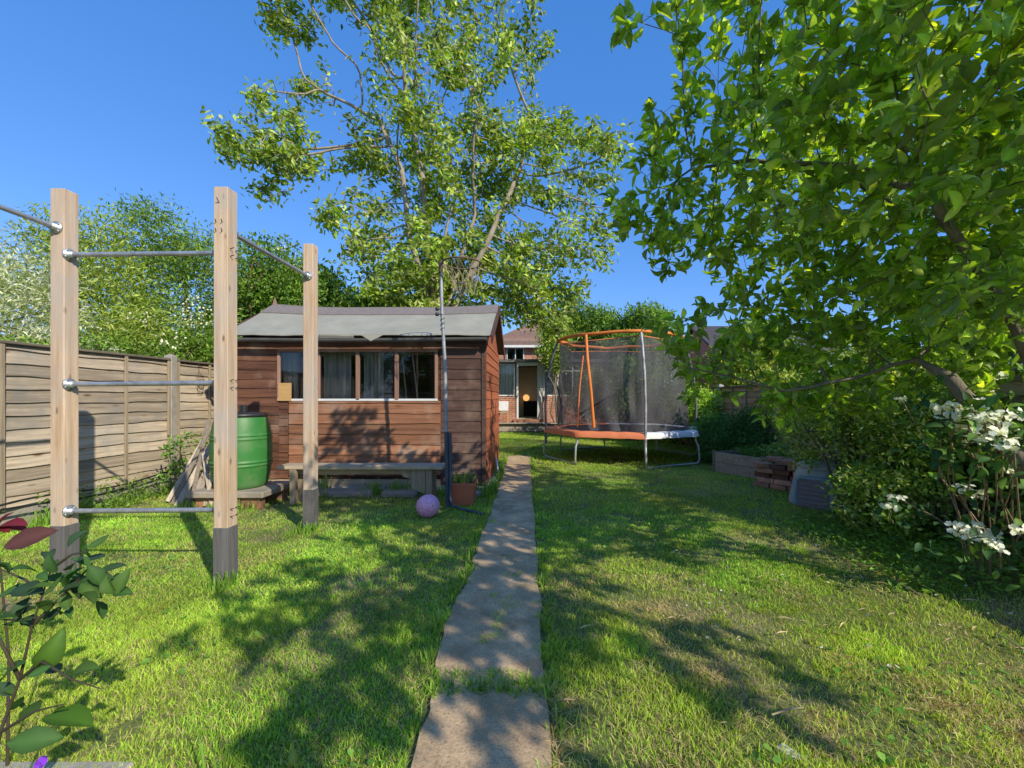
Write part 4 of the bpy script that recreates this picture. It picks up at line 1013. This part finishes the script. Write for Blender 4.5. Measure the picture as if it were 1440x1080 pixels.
# neighbour's house, right background
nh = empty('neighbour_house', (12, 24, 0), 'distant house with dark tiled roof beyond the right fence', 'house')
mb = MB(); mb.b2(10.4, 16, 24, 31, 0, 3.9, .6); mb.prism([(10.4, 24.0, 3.9), (10.4, 31, 3.9), (10.4, 27.5, 5.7)], (6.6, 0, 0)); mb.build('wall', M['brick'], nh)
mb = MB(); mb.prism([(10.1, 23.6, 3.75), (10.1, 27.5, 5.75), (10.1, 27.5, 5.9), (10.1, 23.6, 3.9)], (7.2, 0, 0)); mb.prism([(10.1, 31.4, 3.75), (10.1, 31.4, 3.9), (10.1, 27.5, 5.9), (10.1, 27.5, 5.75)], (7.2, 0, 0)); mb.build('roof', M['tile_dark'], nh)
hwindow(11.2, 12.6, 2.3, 3.4, 23.98, nh, n=2)

#VEGETATION
# ------------------------------------------------------------------ big ash-like tree behind the shed
YT = 12.0
def PL(px, py, Y, rx, ry, rd): v = P(px, py, Y); return (v.x, v.y, v.z, rx*Y/F, rd, ry*Y/F)
def big_tree():
    lob = [PL(450, 60, YT, 75, 80, 1.6), PL(400, 150, YT-.5, 55, 50, 1.0), PL(395, 235, YT-.5, 70, 40, 1.0), PL(520, 150, YT, 80, 100, 1.8), PL(590, 90, YT, 80, 100, 1.6),
           PL(700, 110, YT, 60, 110, 1.6), PL(650, 230, YT, 120, 120, 2.2), PL(780, 230, YT, 75, 90, 1.6), PL(760, 330, YT, 95, 80, 1.8), PL(560, 340, YT, 80, 80, 1.8),
           PL(650, 390, YT, 140, 70, 2.0), PL(835, 290, YT, 35, 60, 1.0), PL(600, 20, YT, 120, 50, 1.4), PL(500, -40, YT, 130, 70, 1.5), PL(720, 30, YT, 40, 60, 1.0), PL(480, 300, YT-.8, 45, 45, .8), PL(740, 420, YT-.3, 80, 45, 1.2)]
    cl0, _ = lobes_pts(lob, 150, .5); cl1, _ = lobes_pts([PL(600, 380, YT, 110, 60, 1.8), PL(740, 370, YT, 100, 70, 1.6), PL(400, 220, YT-.5, 75, 40, 1.0), PL(520, 400, YT, 60, 45, 1.2), PL(600, 430, YT, 120, 30, 1.2), PL(370, 240, YT-.5, 40, 25, .6)], 70, .5); cl0 = np.concatenate([cl0[:130], cl1])[rng.permutation(180)[:150]]
    att = cl0[rng.integers(0, 150, 2600)]+rng.normal(size=(2600, 3))*np.array([.42, .42, .34])
    base = Vector(((622-CX)*YT/F, YT, 0)); s = [base, base+Vector((0, 0, 1.5)), base+Vector((-.1, 0, 3.0))]
    L = [subdiv(s, .3)]
    fork = s[-1]
    for (a, b_, c) in (((575, 330), (565, 240), (535, 170)), ((600, 320), (590, 220), (570, 150)), ((668, 300), (665, 210), (672, 150)), ((690, 330), (730, 240), (745, 160)), ((620, 350), (640, 280), (630, 200))):
        L.append([fork]+subdiv([fork, P(*a, YT+random.uniform(-.6, .6)), P(*b_, YT+random.uniform(-1, 1)), P(*c, YT+random.uniform(-1, 1))], .3)[1:])
    nodes, par = skeleton(L)
    nodes, par = colonize(nodes, par, att, .24, 2.2, .33)
    e = empty('tall_tree', tuple(base), 'tall airy ash-like tree with many pale limbs rising behind the shed', 'tree')
    rad, ch_ = branch_mesh('trunk', nodes, par, M['bark_pale'], e, .011, 2.45, .17)
    dp = np.where(rad < .022)[0]
    dens = np.clip((vnoise(nodes[:, 0], nodes[:, 2]+nodes[:, 1]*.5, 1.3)-.3)*3.2, .08, 1.6)+np.clip((6.5-nodes[:, 2])*.25, 0, .6); ci = np.repeat(dp, (dens[dp]*24).astype(int)); n = len(ci)
    Pp = nodes[ci]+rng.normal(size=(n, 3))*np.array([.14, .14, .11])
    drift = np.array([.25, .1, -.15])
    A = nrm(rnd3(n)*.8+drift*1.6); N = rnd3(n)*.8+np.array([0, -.1, .5])
    cl = (rng.random(len(nodes))*.7+.65)[ci]
    C = shade(palette(n, [[.22, .31, .035], [.15, .24, .025], [.28, .35, .055], [.09, .15, .02], [.36, .40, .13]]), cl)
    leaves('crown', Pp, A, N, (.12+.11*rng.random(n)), C, L_SIMPLE, M['leaf'], e)
    print('big tree nodes', len(nodes), 'leaves', n)
big_tree()

# ------------------------------------------------------------------ near apple tree on the right
def apple_tree():
    def S(px, py, Y, r, ry=None): v = P(px, py, Y); return (v.x, v.y, v.z, r, r*1.1, ry or r)
    lob = [S(1010, 50, 2.5, .30), S(1080, 100, 2.4, .45), S(965, 190, 2.6, .30), S(925, 260, 2.7, .28), S(905, 300, 2.8, .22), S(985, 290, 2.8, .38), S(1080, 240, 2.7, .5),
           S(940, 340, 2.9, .25), S(1100, 370, 3.0, .42), S(950, 480, 3.0, .20), S(985, 515, 3.1, .24), S(1060, 545, 3.1, .28, .2), S(1170, 200, 2.1, .5), S(1180, 380, 2.9, .6),
           S(1260, 70, 1.7, .45), S(1340, 150, 1.7, .5), S(1420, 60, 1.7, .5), S(1300, 330, 2.3, .6), S(1400, 330, 2.2, .6), S(1160, 490, 3.4, .5), S(1260, 470, 3.2, .5), S(1400, 480, 2.7, .45),
           S(1150, 20, 2.1, .4), S(1060, 470, 3.3, .25), S(990, 130, 2.5, .2), S(1200, -120, 1.8, .5), S(1000, -100, 2.3, .4), S(895, 20, 2.3, .15), S(1010, 470, 3.0, .3), S(960, 560, 3.1, .14), S(1110, 580, 3.2, .22, .15), S(1200, 560, 3.2, .35, .2), S(1330, 520, 3.0, .4, .3), S(1420, 400, 1.9, .3), S(1020, 330, 2.9, .3),
           (3.4, 1.2, 3.1, .9, .9, .7), (2.6, .2, 2.9, .8, .8, .6), (3.2, -.8, 3.0, .9, .9, .6), (2.2, -1.2, 2.8, .7, .7, .5), (4.0, 2.6, 3.0, .9, .9, .8), (3.3, 3.4, 3.1, .8, .8, .6), (2.4, 3.6, 3.2, .8, .7, .5), (1.5, .9, 3.6, .6, .5, .4)]
    att, _ = lobes_pts(lob[:-7], 4900, .45); oc, _ = lobes_pts(lob[-7:], 85, .5)
    att = np.concatenate([att, oc[rng.integers(0, 85, 1700)]+rng.normal(size=(1700, 3))*.19])
    # keep the space around the camera clear
    d = np.linalg.norm(att-np.array([0, 0, H]), axis=1); att = att[(d > 1.25)]
    T0 = [(3.35, 2.25, -.02), (2.98, 2.33, .48), (2.76, 2.4, .89), (2.44, 2.5, 1.37)]
    L = [subdiv(T0, .12)]
    L.append(subdiv([T0[3], P(1290, 506, 2.7), P(1200, 532, 2.8), P(1100, 550, 2.85), P(1030, 530, 2.9), P(965, 516, 2.9)], .12))
    L.append(subdiv([T0[2], (2.62, 2.2, 1.3), P(1428, 462, 2.15), P(1370, 372, 2.05), P(1312, 278, 1.95), P(1250, 185, 1.95)], .12))
    L.append(subdiv([T0[1], (3.25, 1.8, 1.3), (3.25, 1.2, 2.0), (2.9, .4, 2.6), (2.4, -.8, 2.8)], .12))
    L.append(subdiv([P(1312, 278, 1.95), (1.7, 2.3, 2.5), (1.3, 2.6, 2.7), (1.0, 2.7, 2.7)], .12))
    nodes, par = skeleton(L)
    nodes, par = colonize(nodes, par, att, .085, .75, .105, 200)
    e = empty('apple_tree', T0[0], 'leafy apple tree overhanging the lawn from the right edge', 'tree')
    rad, ch_ = branch_mesh('trunk', nodes, par, M['bark'], e, .0019, 2.6, .04, len(subdiv(T0, .12)), .09)
    dp = np.where(rad < .0075)[0]
    dp = np.array([i for i in dp if len(ch_[i]) != 1 or rng.random() < .45]); ci = np.repeat(dp, rng.integers(4, 15, len(dp))); n = len(ci)
    pr = np.array(par)[ci]; ax = nrm(nodes[ci]-nodes[pr])
    Pp = nodes[ci]+rng.normal(size=(n, 3))*.013
    A = ax*.75+rnd3(n)*1.0+np.array([-.1, .0, .12]); N = rnd3(n)*.75+np.array([.25, -.3, .65])
    C = palette(n, [[.19, .29, .025], [.12, .20, .02], [.27, .37, .035], [.15, .25, .022], [.38, .46, .07], [.12, .19, .028]], .25)*1.25
    S_ = .05+.065*rng.random(n)**1.3
    dist = np.linalg.norm(Pp-np.array([0, 0, H]), axis=1); kp = dist > 1.0
    leaves('crown', Pp[kp], A[kp], N[kp], S_[kp], C[kp], (L_FULL[0]*np.array([.82, 1, 1]), L_FULL[1]), M['leaf_gloss'], e, True, rng.normal(size=kp.sum())*1.5+1)
    k2 = rng.choice(dp, 9)
    for (px, py, Y) in ((1285, 205, 1.75), (1195, 248, 1.95), (1128, 310, 2.3), (1300, 190, 1.9), (1390, 425, 2.0), (1180, 150, 2.0)):
        c = P(px, py, Y); mb = MB(); r_ = .021
        mb.lathe(c, [(0, -r_*.85)]+[(r_*math.sin(t)*(1+.05*math.cos(t)), -r_*math.cos(t)*.95) for t in np.linspace(.2, math.pi-.25, 12)]+[(0, r_*.75)], 18); mb.tube([c+Vector((0, 0, r_*.7)), c+Vector((.004, 0, r_*2))], .0015, 5); mb.build('apple', M['apple'], e)
    print('apple nodes', len(nodes), 'leaves', n)
apple_tree()

# ------------------------------------------------------------------ hedge trees beyond the left fence
G1 = [[.14, .25, .03], [.10, .18, .022], [.19, .28, .04], [.07, .13, .02]]
G2 = [[.24, .31, .05], [.17, .24, .035], [.30, .34, .08]]
G3 = [[.09, .17, .03], [.13, .22, .035], [.07, .13, .025]]
G4 = [[.42, .44, .33], [.34, .37, .24], [.22, .27, .10], [.50, .50, .42]]
HG = 'hedge shrubs beyond the left fence'
bush('hedge_shrub', 'silvery pale shrub beyond the fence at the left edge', 'shrub', (-7.0, 4.9, 0), [(-6.6, 5.0, 2.0, .9, .9, .9), (-6.4, 5.1, 2.6, .6, .7, .5), (-6.0, 5.2, 1.8, .4, .6, .4)], 280, 60, .065, G4, HG, L_SLIM, clr=.16)
bush('hedge_shrub', 'yellow-green shrub beyond the fence between the first two rack posts, nearest left post', 'shrub', (-7.5, 7.2, 0), [(-7.3, 7.0, 2.3, 1.1, .9, 1.2), (-7.6, 7.3, 3.5, .8, .7, 1.0), (-6.3, 6.8, 2.0, .7, .7, .7)], 380, 60, .085, G2, HG, L_SLIM, clr=.2)
bush('hedge_shrub', 'green shrub with high wispy shoots beyond the fence, left of the tallest timber post', 'shrub', (-6.6, 8.0, 0), [(-6.7, 8.0, 2.4, 1.0, .9, 1.2), (-7.1, 8.0, 4.1, .6, .7, .8), (-6.2, 8.1, 3.8, .6, .6, .6), (-5.8, 7.7, 2.0, .5, .6, .6)], 420, 60, .085, G1+G2[:1], HG, L_SLIM, clr=.2)
bush('hedge_shrub', 'dark green elder shrub just left of the shed roof', 'shrub', (-6.2, 9.4, 0), [(-6.0, 9.6, 2.6, 1.1, 1.0, 1.5), (-5.7, 9.3, 3.7, .8, .8, .9), (-5.2, 8.4, 1.9, .6, .6, .7)], 380, 58, .095, G1+G3[:1], HG, clr=.22)
bush('hedge_shrub', 'bright bramble hanging low over the fence top left of the shed', 'shrub', (-5.7, 6.2, 0), [(-5.75, 6.2, 1.75, .45, 1.6, .35), (-5.9, 5.0, 1.7, .4, 1.0, .3), (-5.8, 7.4, 2.0, .4, .8, .45)], 200, 50, .06, G1, HG, clr=.1)
TG = 'background trees beyond the garden'
def tree(label, x, y, h, r, cols, dens=300, size=.12, tm=L_SIMPLE, lz=.55, ln=6, clr=.25):
    lo = []
    for k in range(ln):
        a = random.uniform(0, 6.28); q = random.uniform(.1, .6)*r; lo.append((x+math.cos(a)*q, y+math.sin(a)*q*.8, h*random.uniform(lz, .85), r*random.uniform(.45, .65), r*random.uniform(.45, .65), h*random.uniform(.13, .22)))
    return bush('background_tree', label, 'tree', (x, y, 0), lo, dens, 55, size, cols, TG, tm, clr=clr, stems=7, smat='bark')
tree('dark green tree behind the left end of the shed roof', -6.2, 12.5, 5.0, 1.8, G3+G1[:1], 380, .13)
tree('mid green tree behind the shed ridge', -4.4, 12.0, 4.6, 1.5, G1+G3[:1], 330, .13, lz=.4)
tree('dense small-leaved tree behind the shed and beside the house', -2.9, 14.0, 4.4, 1.4, G1, 320, .12, lz=.35)
tree('broad green tree above the trampoline in front of the neighbours', 2.7, 19.5, 6.0, 2.2, G1+G3[:2], 500, .15, lz=.4)
tree('rounded green tree right of the trampoline top rail', 4.8, 17.0, 5.6, 1.9, G1, 450, .14, lz=.4)
tree('pale green tree behind the orange-brown fence', 6.8, 13.5, 3.9, 1.6, G2, 350, .12, lz=.35)
tree('dark conifer-green tree far behind the apple leaves', 9.2, 17, 4.6, 2.0, G3, 400, .15, lz=.3)
tree('light green tree over the low extension roof', 1.0, 15.6, 4.0, .7, G2+G1[:2], 120, .11, lz=.75, ln=3, clr=.2)
tree('bushy tree behind the viewer seen only as a reflection in the shed panes', -4.5, -9, 4.2, 2.2, G1, 200, .16, lz=.3, clr=.3)
tree('second bushy tree behind the viewer reflected in the shed panes', -8.5, -8, 4.6, 2.4, G3, 200, .16, lz=.3, clr=.3)
tree('third tree behind the viewer, pale and reflected in the shed panes', -.8, -10, 3.6, 2.0, G2, 160, .16, lz=.3, clr=.3)
SG = 'border shrubs along the right fence'
bush('border_shrub', 'tall loose shrub seen through the trampoline net', 'shrub', (2.9, 12.5, 0), [(3.0, 12.6, 1.3, 1.0, .8, 1.2), (1.9, 13.4, 1.4, .7, .7, .9)], 300, 50, .09, G1+G2[:2], SG, clr=.18)
bush('border_shrub', 'lime green shrub just right of the trampoline', 'shrub', (3.9, 9.9, 0), [(3.9, 10.0, .95, .5, .6, .5)], 110, 50, .08, [[.30, .42, .05], [.22, .34, .04]], SG, clr=.12)
bush('border_shrub', 'dark green bushy plant between trampoline and raised bed', 'shrub', (3.5, 8.3, 0), [(3.55, 8.2, .45, .45, .5, .5), (3.9, 7.8, .55, .35, .4, .5)], 200, 45, .07, [[.05, .13, .03], [.08, .19, .035]], SG, L_SLIM, clr=.12)
bush('border_shrub', 'feathery green plant in front of the back of the right fence', 'shrub', (3.9, 11.4, 0), [(3.8, 11.6, .9, .5, .7, .8)], 150, 45, .09, G1, SG, clr=.15)
bush('border_shrub', 'tall dark hedge shrub beyond the right fence above the flowering shrubs', 'shrub', (5.4, 4.6, 0), [(5.3, 4.2, 1.8, .8, 1.3, .8), (5.4, 6.2, 1.6, .8, 1.2, .7), (5.6, 5.0, 2.6, .8, 1.2, .6)], 420, 45, .09, G3+G1, SG, clr=.17)
tree('leafy tree added beyond the right fence to shade the lawn, mostly outside the view', 5.9, .9, 4.4, 1.8, G1, 70, .10, lz=.5, ln=8, clr=.2)  # added off-frame tree, its sparse crown shades the right lawn
# variegated bush in front of the right fence
vb = bush('variegated_bush', 'large dense bush with cream-edged green leaves beside the compost bin', 'bush', (3.15, 4.2, 0),
     [(3.45, 4.9, 1.0, .65, .7, .6), (3.5, 4.5, 1.08, .6, .5, .45), (3.35, 4.1, .62, .34, .35, .45), (3.6, 4.2, 1.15, .6, .5, .5), (3.10, 4.0, .38, .2, .25, .26), (3.02, 3.75, .36, .3, .3, .34), (3.3, 3.75, .75, .35, .3, .5), (3.7, 3.9, .8, .35, .4, .6), (3.7, 4.9, 1.5, .5, .6, .4)], 560, 60, .046,
     [[.20, .31, .04], [.14, .25, .03], [.48, .50, .20], [.30, .38, .07], [.10, .18, .025]], None, clr=.085, stems=26)
bush('leafy_shrub', 'shaded large-leaved shrub with bare brown stems near the trunk', 'shrub', (3.6, 3.7, 0), [(3.6, 3.7, .95, .4, .3, .5), (3.9, 3.5, .6, .3, .3, .5)], 60, 22, .085, G3+G1[:1], None, L_FULL, 'leaf_dark', clr=.11, stems=12)
# ground cover under the shrubs
n = 5200; y = rng.uniform(2.7, 4.4, n); x = 2.35+rng.random(n)**.8*1.7+(y-3.2)*.15; z = rng.random(n)**1.5*.16*np.clip((x-2.3)*1.4, .2, 1)
Pp = np.stack([x, y, z+.01], 1)
tag(leaves('ground_cover', Pp, rnd3(n)*np.array([1, 1, .4])+np.array([0, 0, .25]), rnd3(n)*.4+np.array([0, 0, 1]), .03+.035*rng.random(n), palette(n, [[.14, .26, .03], [.09, .18, .025], [.20, .32, .05]]), L_SIMPLE, M['leaf']), 'low leafy weeds covering the soil under the right shrubs', 'ground cover', None, 'stuff')
n = 1500; y = rng.uniform(4.2, 7.0, n); x = -4.9+rng.random(n)**1.6*.35; Pp = np.stack([x, y, rng.random(n)**1.5*.3+.01], 1)
tag(leaves('fence_weeds', Pp, rnd3(n)+np.array([.2, 0, .3]), rnd3(n)*.5+np.array([.3, 0, 1]), .03+.03*rng.random(n), palette(n, G1), L_SIMPLE, M['leaf']), 'low weeds and ivy growing at the foot of the grey fence', 'weeds', None, 'stuff')
bush('ivy_plant', 'small ivy climbing over the leaning planks', 'plant', (-4.6, 5.6, 0), [(-4.55, 5.6, .55, .1, .3, .35), (-4.5, 5.35, .3, .12, .2, .15)], 24, 16, .055, [[.16, .32, .04], [.11, .22, .03]], None, clr=.05, stems=3)

# ------------------------------------------------------------------ white lacecap viburnum
vi = empty('flowering_viburnum', (3.1, 2.9, 0), 'white-flowered shrub with flat flower clusters at the right edge', 'shrub')
heads = [(1335, 580, 2.6), (1350, 595, 2.6), (1345, 572, 2.6), (1370, 568, 2.5), (1390, 605, 2.4), (1378, 618, 2.5), (1400, 590, 2.4), (1410, 615, 2.4), (1430, 635, 2.9), (1436, 652, 2.9), (1420, 660, 2.9), (1350, 685, 3.0), (1372, 695, 3.0), (1268, 562, 3.6), (1262, 700, 3.4), (1250, 712, 3.4), (1372, 740, 2.9), (1390, 750, 2.9), (1360, 752, 2.9), (1405, 768, 2.8), (1436, 745, 2.7), (1382, 548, 3.1), (1365, 545, 3.1), (1398, 530, 3.0), (1420, 600, 2.8), (1360, 582, 2.5), (1325, 575, 2.6), (1385, 590, 2.5), (1342, 588, 2.6), (1358, 600, 2.6), (1400, 622, 2.4), (1425, 628, 2.4), (1378, 758, 2.9), (1350, 742, 2.9), (1412, 582, 2.4)]
mb = MB(); root = Vector((3.15, 2.95, 0)); Pf = []; Nf = []
for (px, py, Y) in heads:
    c = P(px, py, Y-(.35 if px > 1300 else .1)); mid = root.lerp(c, .55)+Vector((random.uniform(-.1, .1), random.uniform(-.1, .1), random.uniform(.0, .12)))
    s = root+Vector((random.uniform(-.15, .35), random.uniform(-.12, .12), 0)); mb.tube([s, s.lerp(mid, .5)+Vector((random.uniform(-.04, .04), 0, .05)), mid, c] if random.random() < .5 else [c+Vector((.1, .08, -.16)), c+Vector((.04, .03, -.07)), c], [.008, .006, .005, .003] if False else .0045, 5)
    k = 15; a = rng.random(k)*6.28; r_ = .058*np.sqrt(rng.random(k)); Pf.append(np.stack([c.x+np.cos(a)*r_, c.y+np.sin(a)*r_, c.z+.04*(rng.random(k)-.5)+.0*a], 1)); Nf.append(np.tile([-.3, -.8, .8], (k, 1))+rnd3(k)*.75)
M['tan'] = mat('tan_stem', (.36, .26, .16), (.22, .15, .09), 14, bmp=.4); mb.build('stem', M['tan'], vi)
Pf = np.concatenate(Pf); Nf = nrm(np.concatenate(Nf)); k5 = np.repeat(np.arange(len(Pf)), 5); t = np.tile(np.arange(5)*2*math.pi/5, len(Pf))
Sx = nrm(np.cross(Nf, rnd3(len(Nf)))); Ux = np.cross(Nf, Sx); A = Sx[k5]*np.cos(t)[:, None]+Ux[k5]*np.sin(t)[:, None]
leaves('flowers', Pf[k5], A, Nf[k5], np.full(len(k5), .0165), palette(len(k5), [[.70, .70, .65], [.64, .66, .58]], .06), L_PETAL, M['petal'], vi)
n = 420; hd = np.array([P(h_[0], h_[1], h_[2]-(.35 if h_[0] > 1300 else .1)) for h_ in heads]); ci = rng.integers(0, len(hd), n); Pp = hd[ci]*np.array([1, 1, 1])+rng.normal(size=(n, 3))*np.array([.12, .12, .08])-np.array([0, 0, .06])
leaves('foliage', Pp, rnd3(n)+np.array([-.2, -.2, -.1]), rnd3(n)*.5+np.array([0, -.2, 1]), .05+.035*rng.random(n), palette(n, [[.05, .11, .03], [.035, .085, .03], [.09, .17, .03]]), L_FULL, M['leaf_dark'], vi, True)

# elder flowers on the hedge, scattered white sprays
hd = [P(*q) for q in ((268, 425, 7.3), (285, 440, 7.3), (275, 455, 7.2), (262, 445, 7.4), (420, 372, 9.5), (395, 350, 9.0), (195, 450, 6.3), (240, 480, 6.2))]
Pf = np.concatenate([np.array(h_)+rng.normal(size=(28, 3))*np.array([.08, .08, .07]) for h_ in hd]); n = len(Pf)
ef = leaves('elder_blossom', Pf, rnd3(n), rnd3(n)+np.array([.2, -.3, .6]), np.full(n, .035), palette(n, [[.62, .58, .42], [.7, .68, .55]], .1), L_PETAL, M['petal'])
tag(ef, 'cream elder blossom sprays in the hedge beyond the left fence', 'blossom', None, 'stuff')

# ------------------------------------------------------------------ foreground shrub, bottom left
fs_ = empty('small_shrub', (-1.27, 1.02, 0), 'dark-leaved young shrub in the near left corner', 'shrub')
Yf = 1.0
def q(px, py, dy=0): return P(px, py, Yf+dy)
stems = [[q(-30, 1200), q(0, 1030), q(28, 955), q(45, 880), q(60, 835), q(72, 800)], [q(45, 880), q(80, 845), q(110, 815), q(130, 792)], [q(28, 955), q(60, 930, -.03), q(100, 955, -.06), q(140, 968, -.06)],
         [q(45, 870), q(20, 872, .05), q(-10, 870, .06)], [q(60, 835), q(35, 815, .04), q(0, 800, .06)], [q(110, 818), q(150, 832, .05), q(185, 836, .06)], [q(28, 955), q(0, 900, -.05), q(-30, 880, -.05)], [q(0, 1030), q(50, 1000, -.05), q(90, 990, -.05)], [q(72, 800), q(100, 780), q(125, 775)]]
mb = MB()
for s in stems: mb.tube(s, [.0042]+[.0042-.003*i/(len(s)-1) for i in range(1, len(s))], 7)
mb.build('stem', M['gstem'], fs_)
LV = [(20, 828, 1, .0, .11), (60, 815, .3, -.3, .07), (100, 800, .8, .5, .09), (115, 785, .9, .1, .08), (125, 795, .5, -1, .07), (135, 805, 1, .2, .07), (75, 825, -.8, -.1, .06), (90, 830, .3, -1, .06), (135, 845, .4, -.9, .06), (110, 835, .7, -.2, .07),
      (155, 815, 1, -.1, .07), (160, 832, 1, 0, .06), (60, 940, .5, 1.2, .12), (100, 948, 1, .25, .09), (60, 1010, 1, -.15, .15), (30, 1000, .9, .3, .10), (10, 870, -1, .1, .09), (0, 820, -.7, .2, .1), (25, 868, -.9, 0, .08), (80, 805, -.2, .9, .06), (95, 770, .4, .6, .06), (120, 770, .8, .5, .06),
      (5, 770, 1, .35, .13), (0, 960, .6, .5, .1), (10, 1045, 1, -.2, .12), (45, 850, -.5, -.4, .06), (85, 865, 1, .1, .06), (115, 820, .8, -.6, .07), (70, 790, -.6, .3, .06), (5, 905, -.8, .4, .08), (100, 815, .4, -.4, .07), (88, 852, -.4, -.6, .05), (130, 783, -.2, .8, .05), (65, 800, .8, .2, .07)]
for k in range(46):
    st_ = random.choice(stems[:6]); i = random.randint(1, len(st_)-1); w_ = st_[i].lerp(st_[i-1], random.random()*.8)
    LV.append((CX+w_.x*F/w_.y+random.uniform(-3, 3), CY-(w_.z-H)*F/w_.y+random.uniform(-3, 3), random.uniform(-1, 1), random.uniform(-.7, .8), random.uniform(.04, .075)))
n = len(LV); Pp = np.array([q(a, b_, random.uniform(-.05, .06)) for a, b_, *_ in LV]); A = np.array([[c, random.uniform(-.5, .5), d] for _, _, c, d, _ in LV]); S_ = np.array([l[4] for l in LV])*.8
C = palette(n, [[.035, .085, .02], [.05, .10, .02], [.03, .06, .025]], .15); C[14] = (.06, .14, .015); C[12] = (.07, .15, .02); C[22] = (.10, .04, .035)
leaves('foliage', Pp, A, rnd3(n)*.5+np.array([.1, -.3, .9]), S_, C, L_FULL, M['leaf_dark'], fs_, True, rng.normal(size=n)*.8+1)
# red rose-like leaf further left, and the bud and purple flower near the lens
rp = empty('red_plant', (-1.75, 1.42, 0), 'dark red leafed plant tip at the left edge above the young shrub', 'plant')
mb = MB(); mb.tube([(-1.75, 1.42, 0), (-1.72, 1.4, .4), P(-5, 742, 1.4)], [.005, .004, .002], 5); mb.build('stem', M['gstem'], rp)
leaves('foliage', np.array([P(-4, 742, 1.4)]*5), np.array([[1, 0, .1], [.8, .3, -.2], [.9, -.3, -.1], [.4, .2, .6], [-.8, 0, .2]]), np.tile([0, -.3, 1.], (5, 1)), np.array([.10, .08, .07, .06, .08]), palette(5, [[.13, .012, .018]]), L_FULL, M['petal'], rp, True)
fb_ = empty('poppy_bud', (-.64, 1.12, 0), 'single green bud on a thin upright stem near the bottom edge', 'flower bud')
c = P(412, 1066, 1.12); mb = MB(); mb.tube([(c.x-.02, 1.14, 0), (c.x-.006, 1.13, .12), c], .0022, 6); mb.build('stem', M['gstem'], fb_)
mb = MB(); mb.lathe(c, [(0, -.018), (.010, -.012), (.012, 0), (.008, .014), (.003, .024), (.0012, .045)], 14); M['bud'] = mat('green_bud', (.20, .32, .05), (.15, .26, .04), 9, rough=.5); mb.build('bud', M['bud'], fb_)
vf = empty('purple_flower', (-1.38, 1.28, 0), 'tiny purple flower beside the concrete edging', 'flower')
c = P(58, 1073, 1.25); mb = MB(); mb.tube([(c.x, c.y, 0), c], .0018, 5); mb.build('stem', M['gstem'], vf)
t = np.arange(6)*math.pi/3; leaves('petals', np.tile(np.array(c), (6, 1)), np.stack([np.cos(t), np.sin(t)*.5, np.sin(t)*.6+.2], 1), np.tile([0, -.7, .7], (6, 1)), np.full(6, .018), palette(6, [[.22, .04, .55]]), L_PETAL, M['petal'], vf)
# odd tall grass stalks near the lens
tuft_mesh([(-.99, 1.3, .05, 9, .16), (-1.05, 1.25, .04, 7, .14), (-.7, 1.3, .05, 8, .09), (-2.82, 5.35, .1, 12, .35), (-2.6, 5.4, .1, 10, .4)], 'tall_grass', 'a few tall grass stalks standing above the lawn', bend=.8)
print('OBJECTS', len(bpy.data.objects))
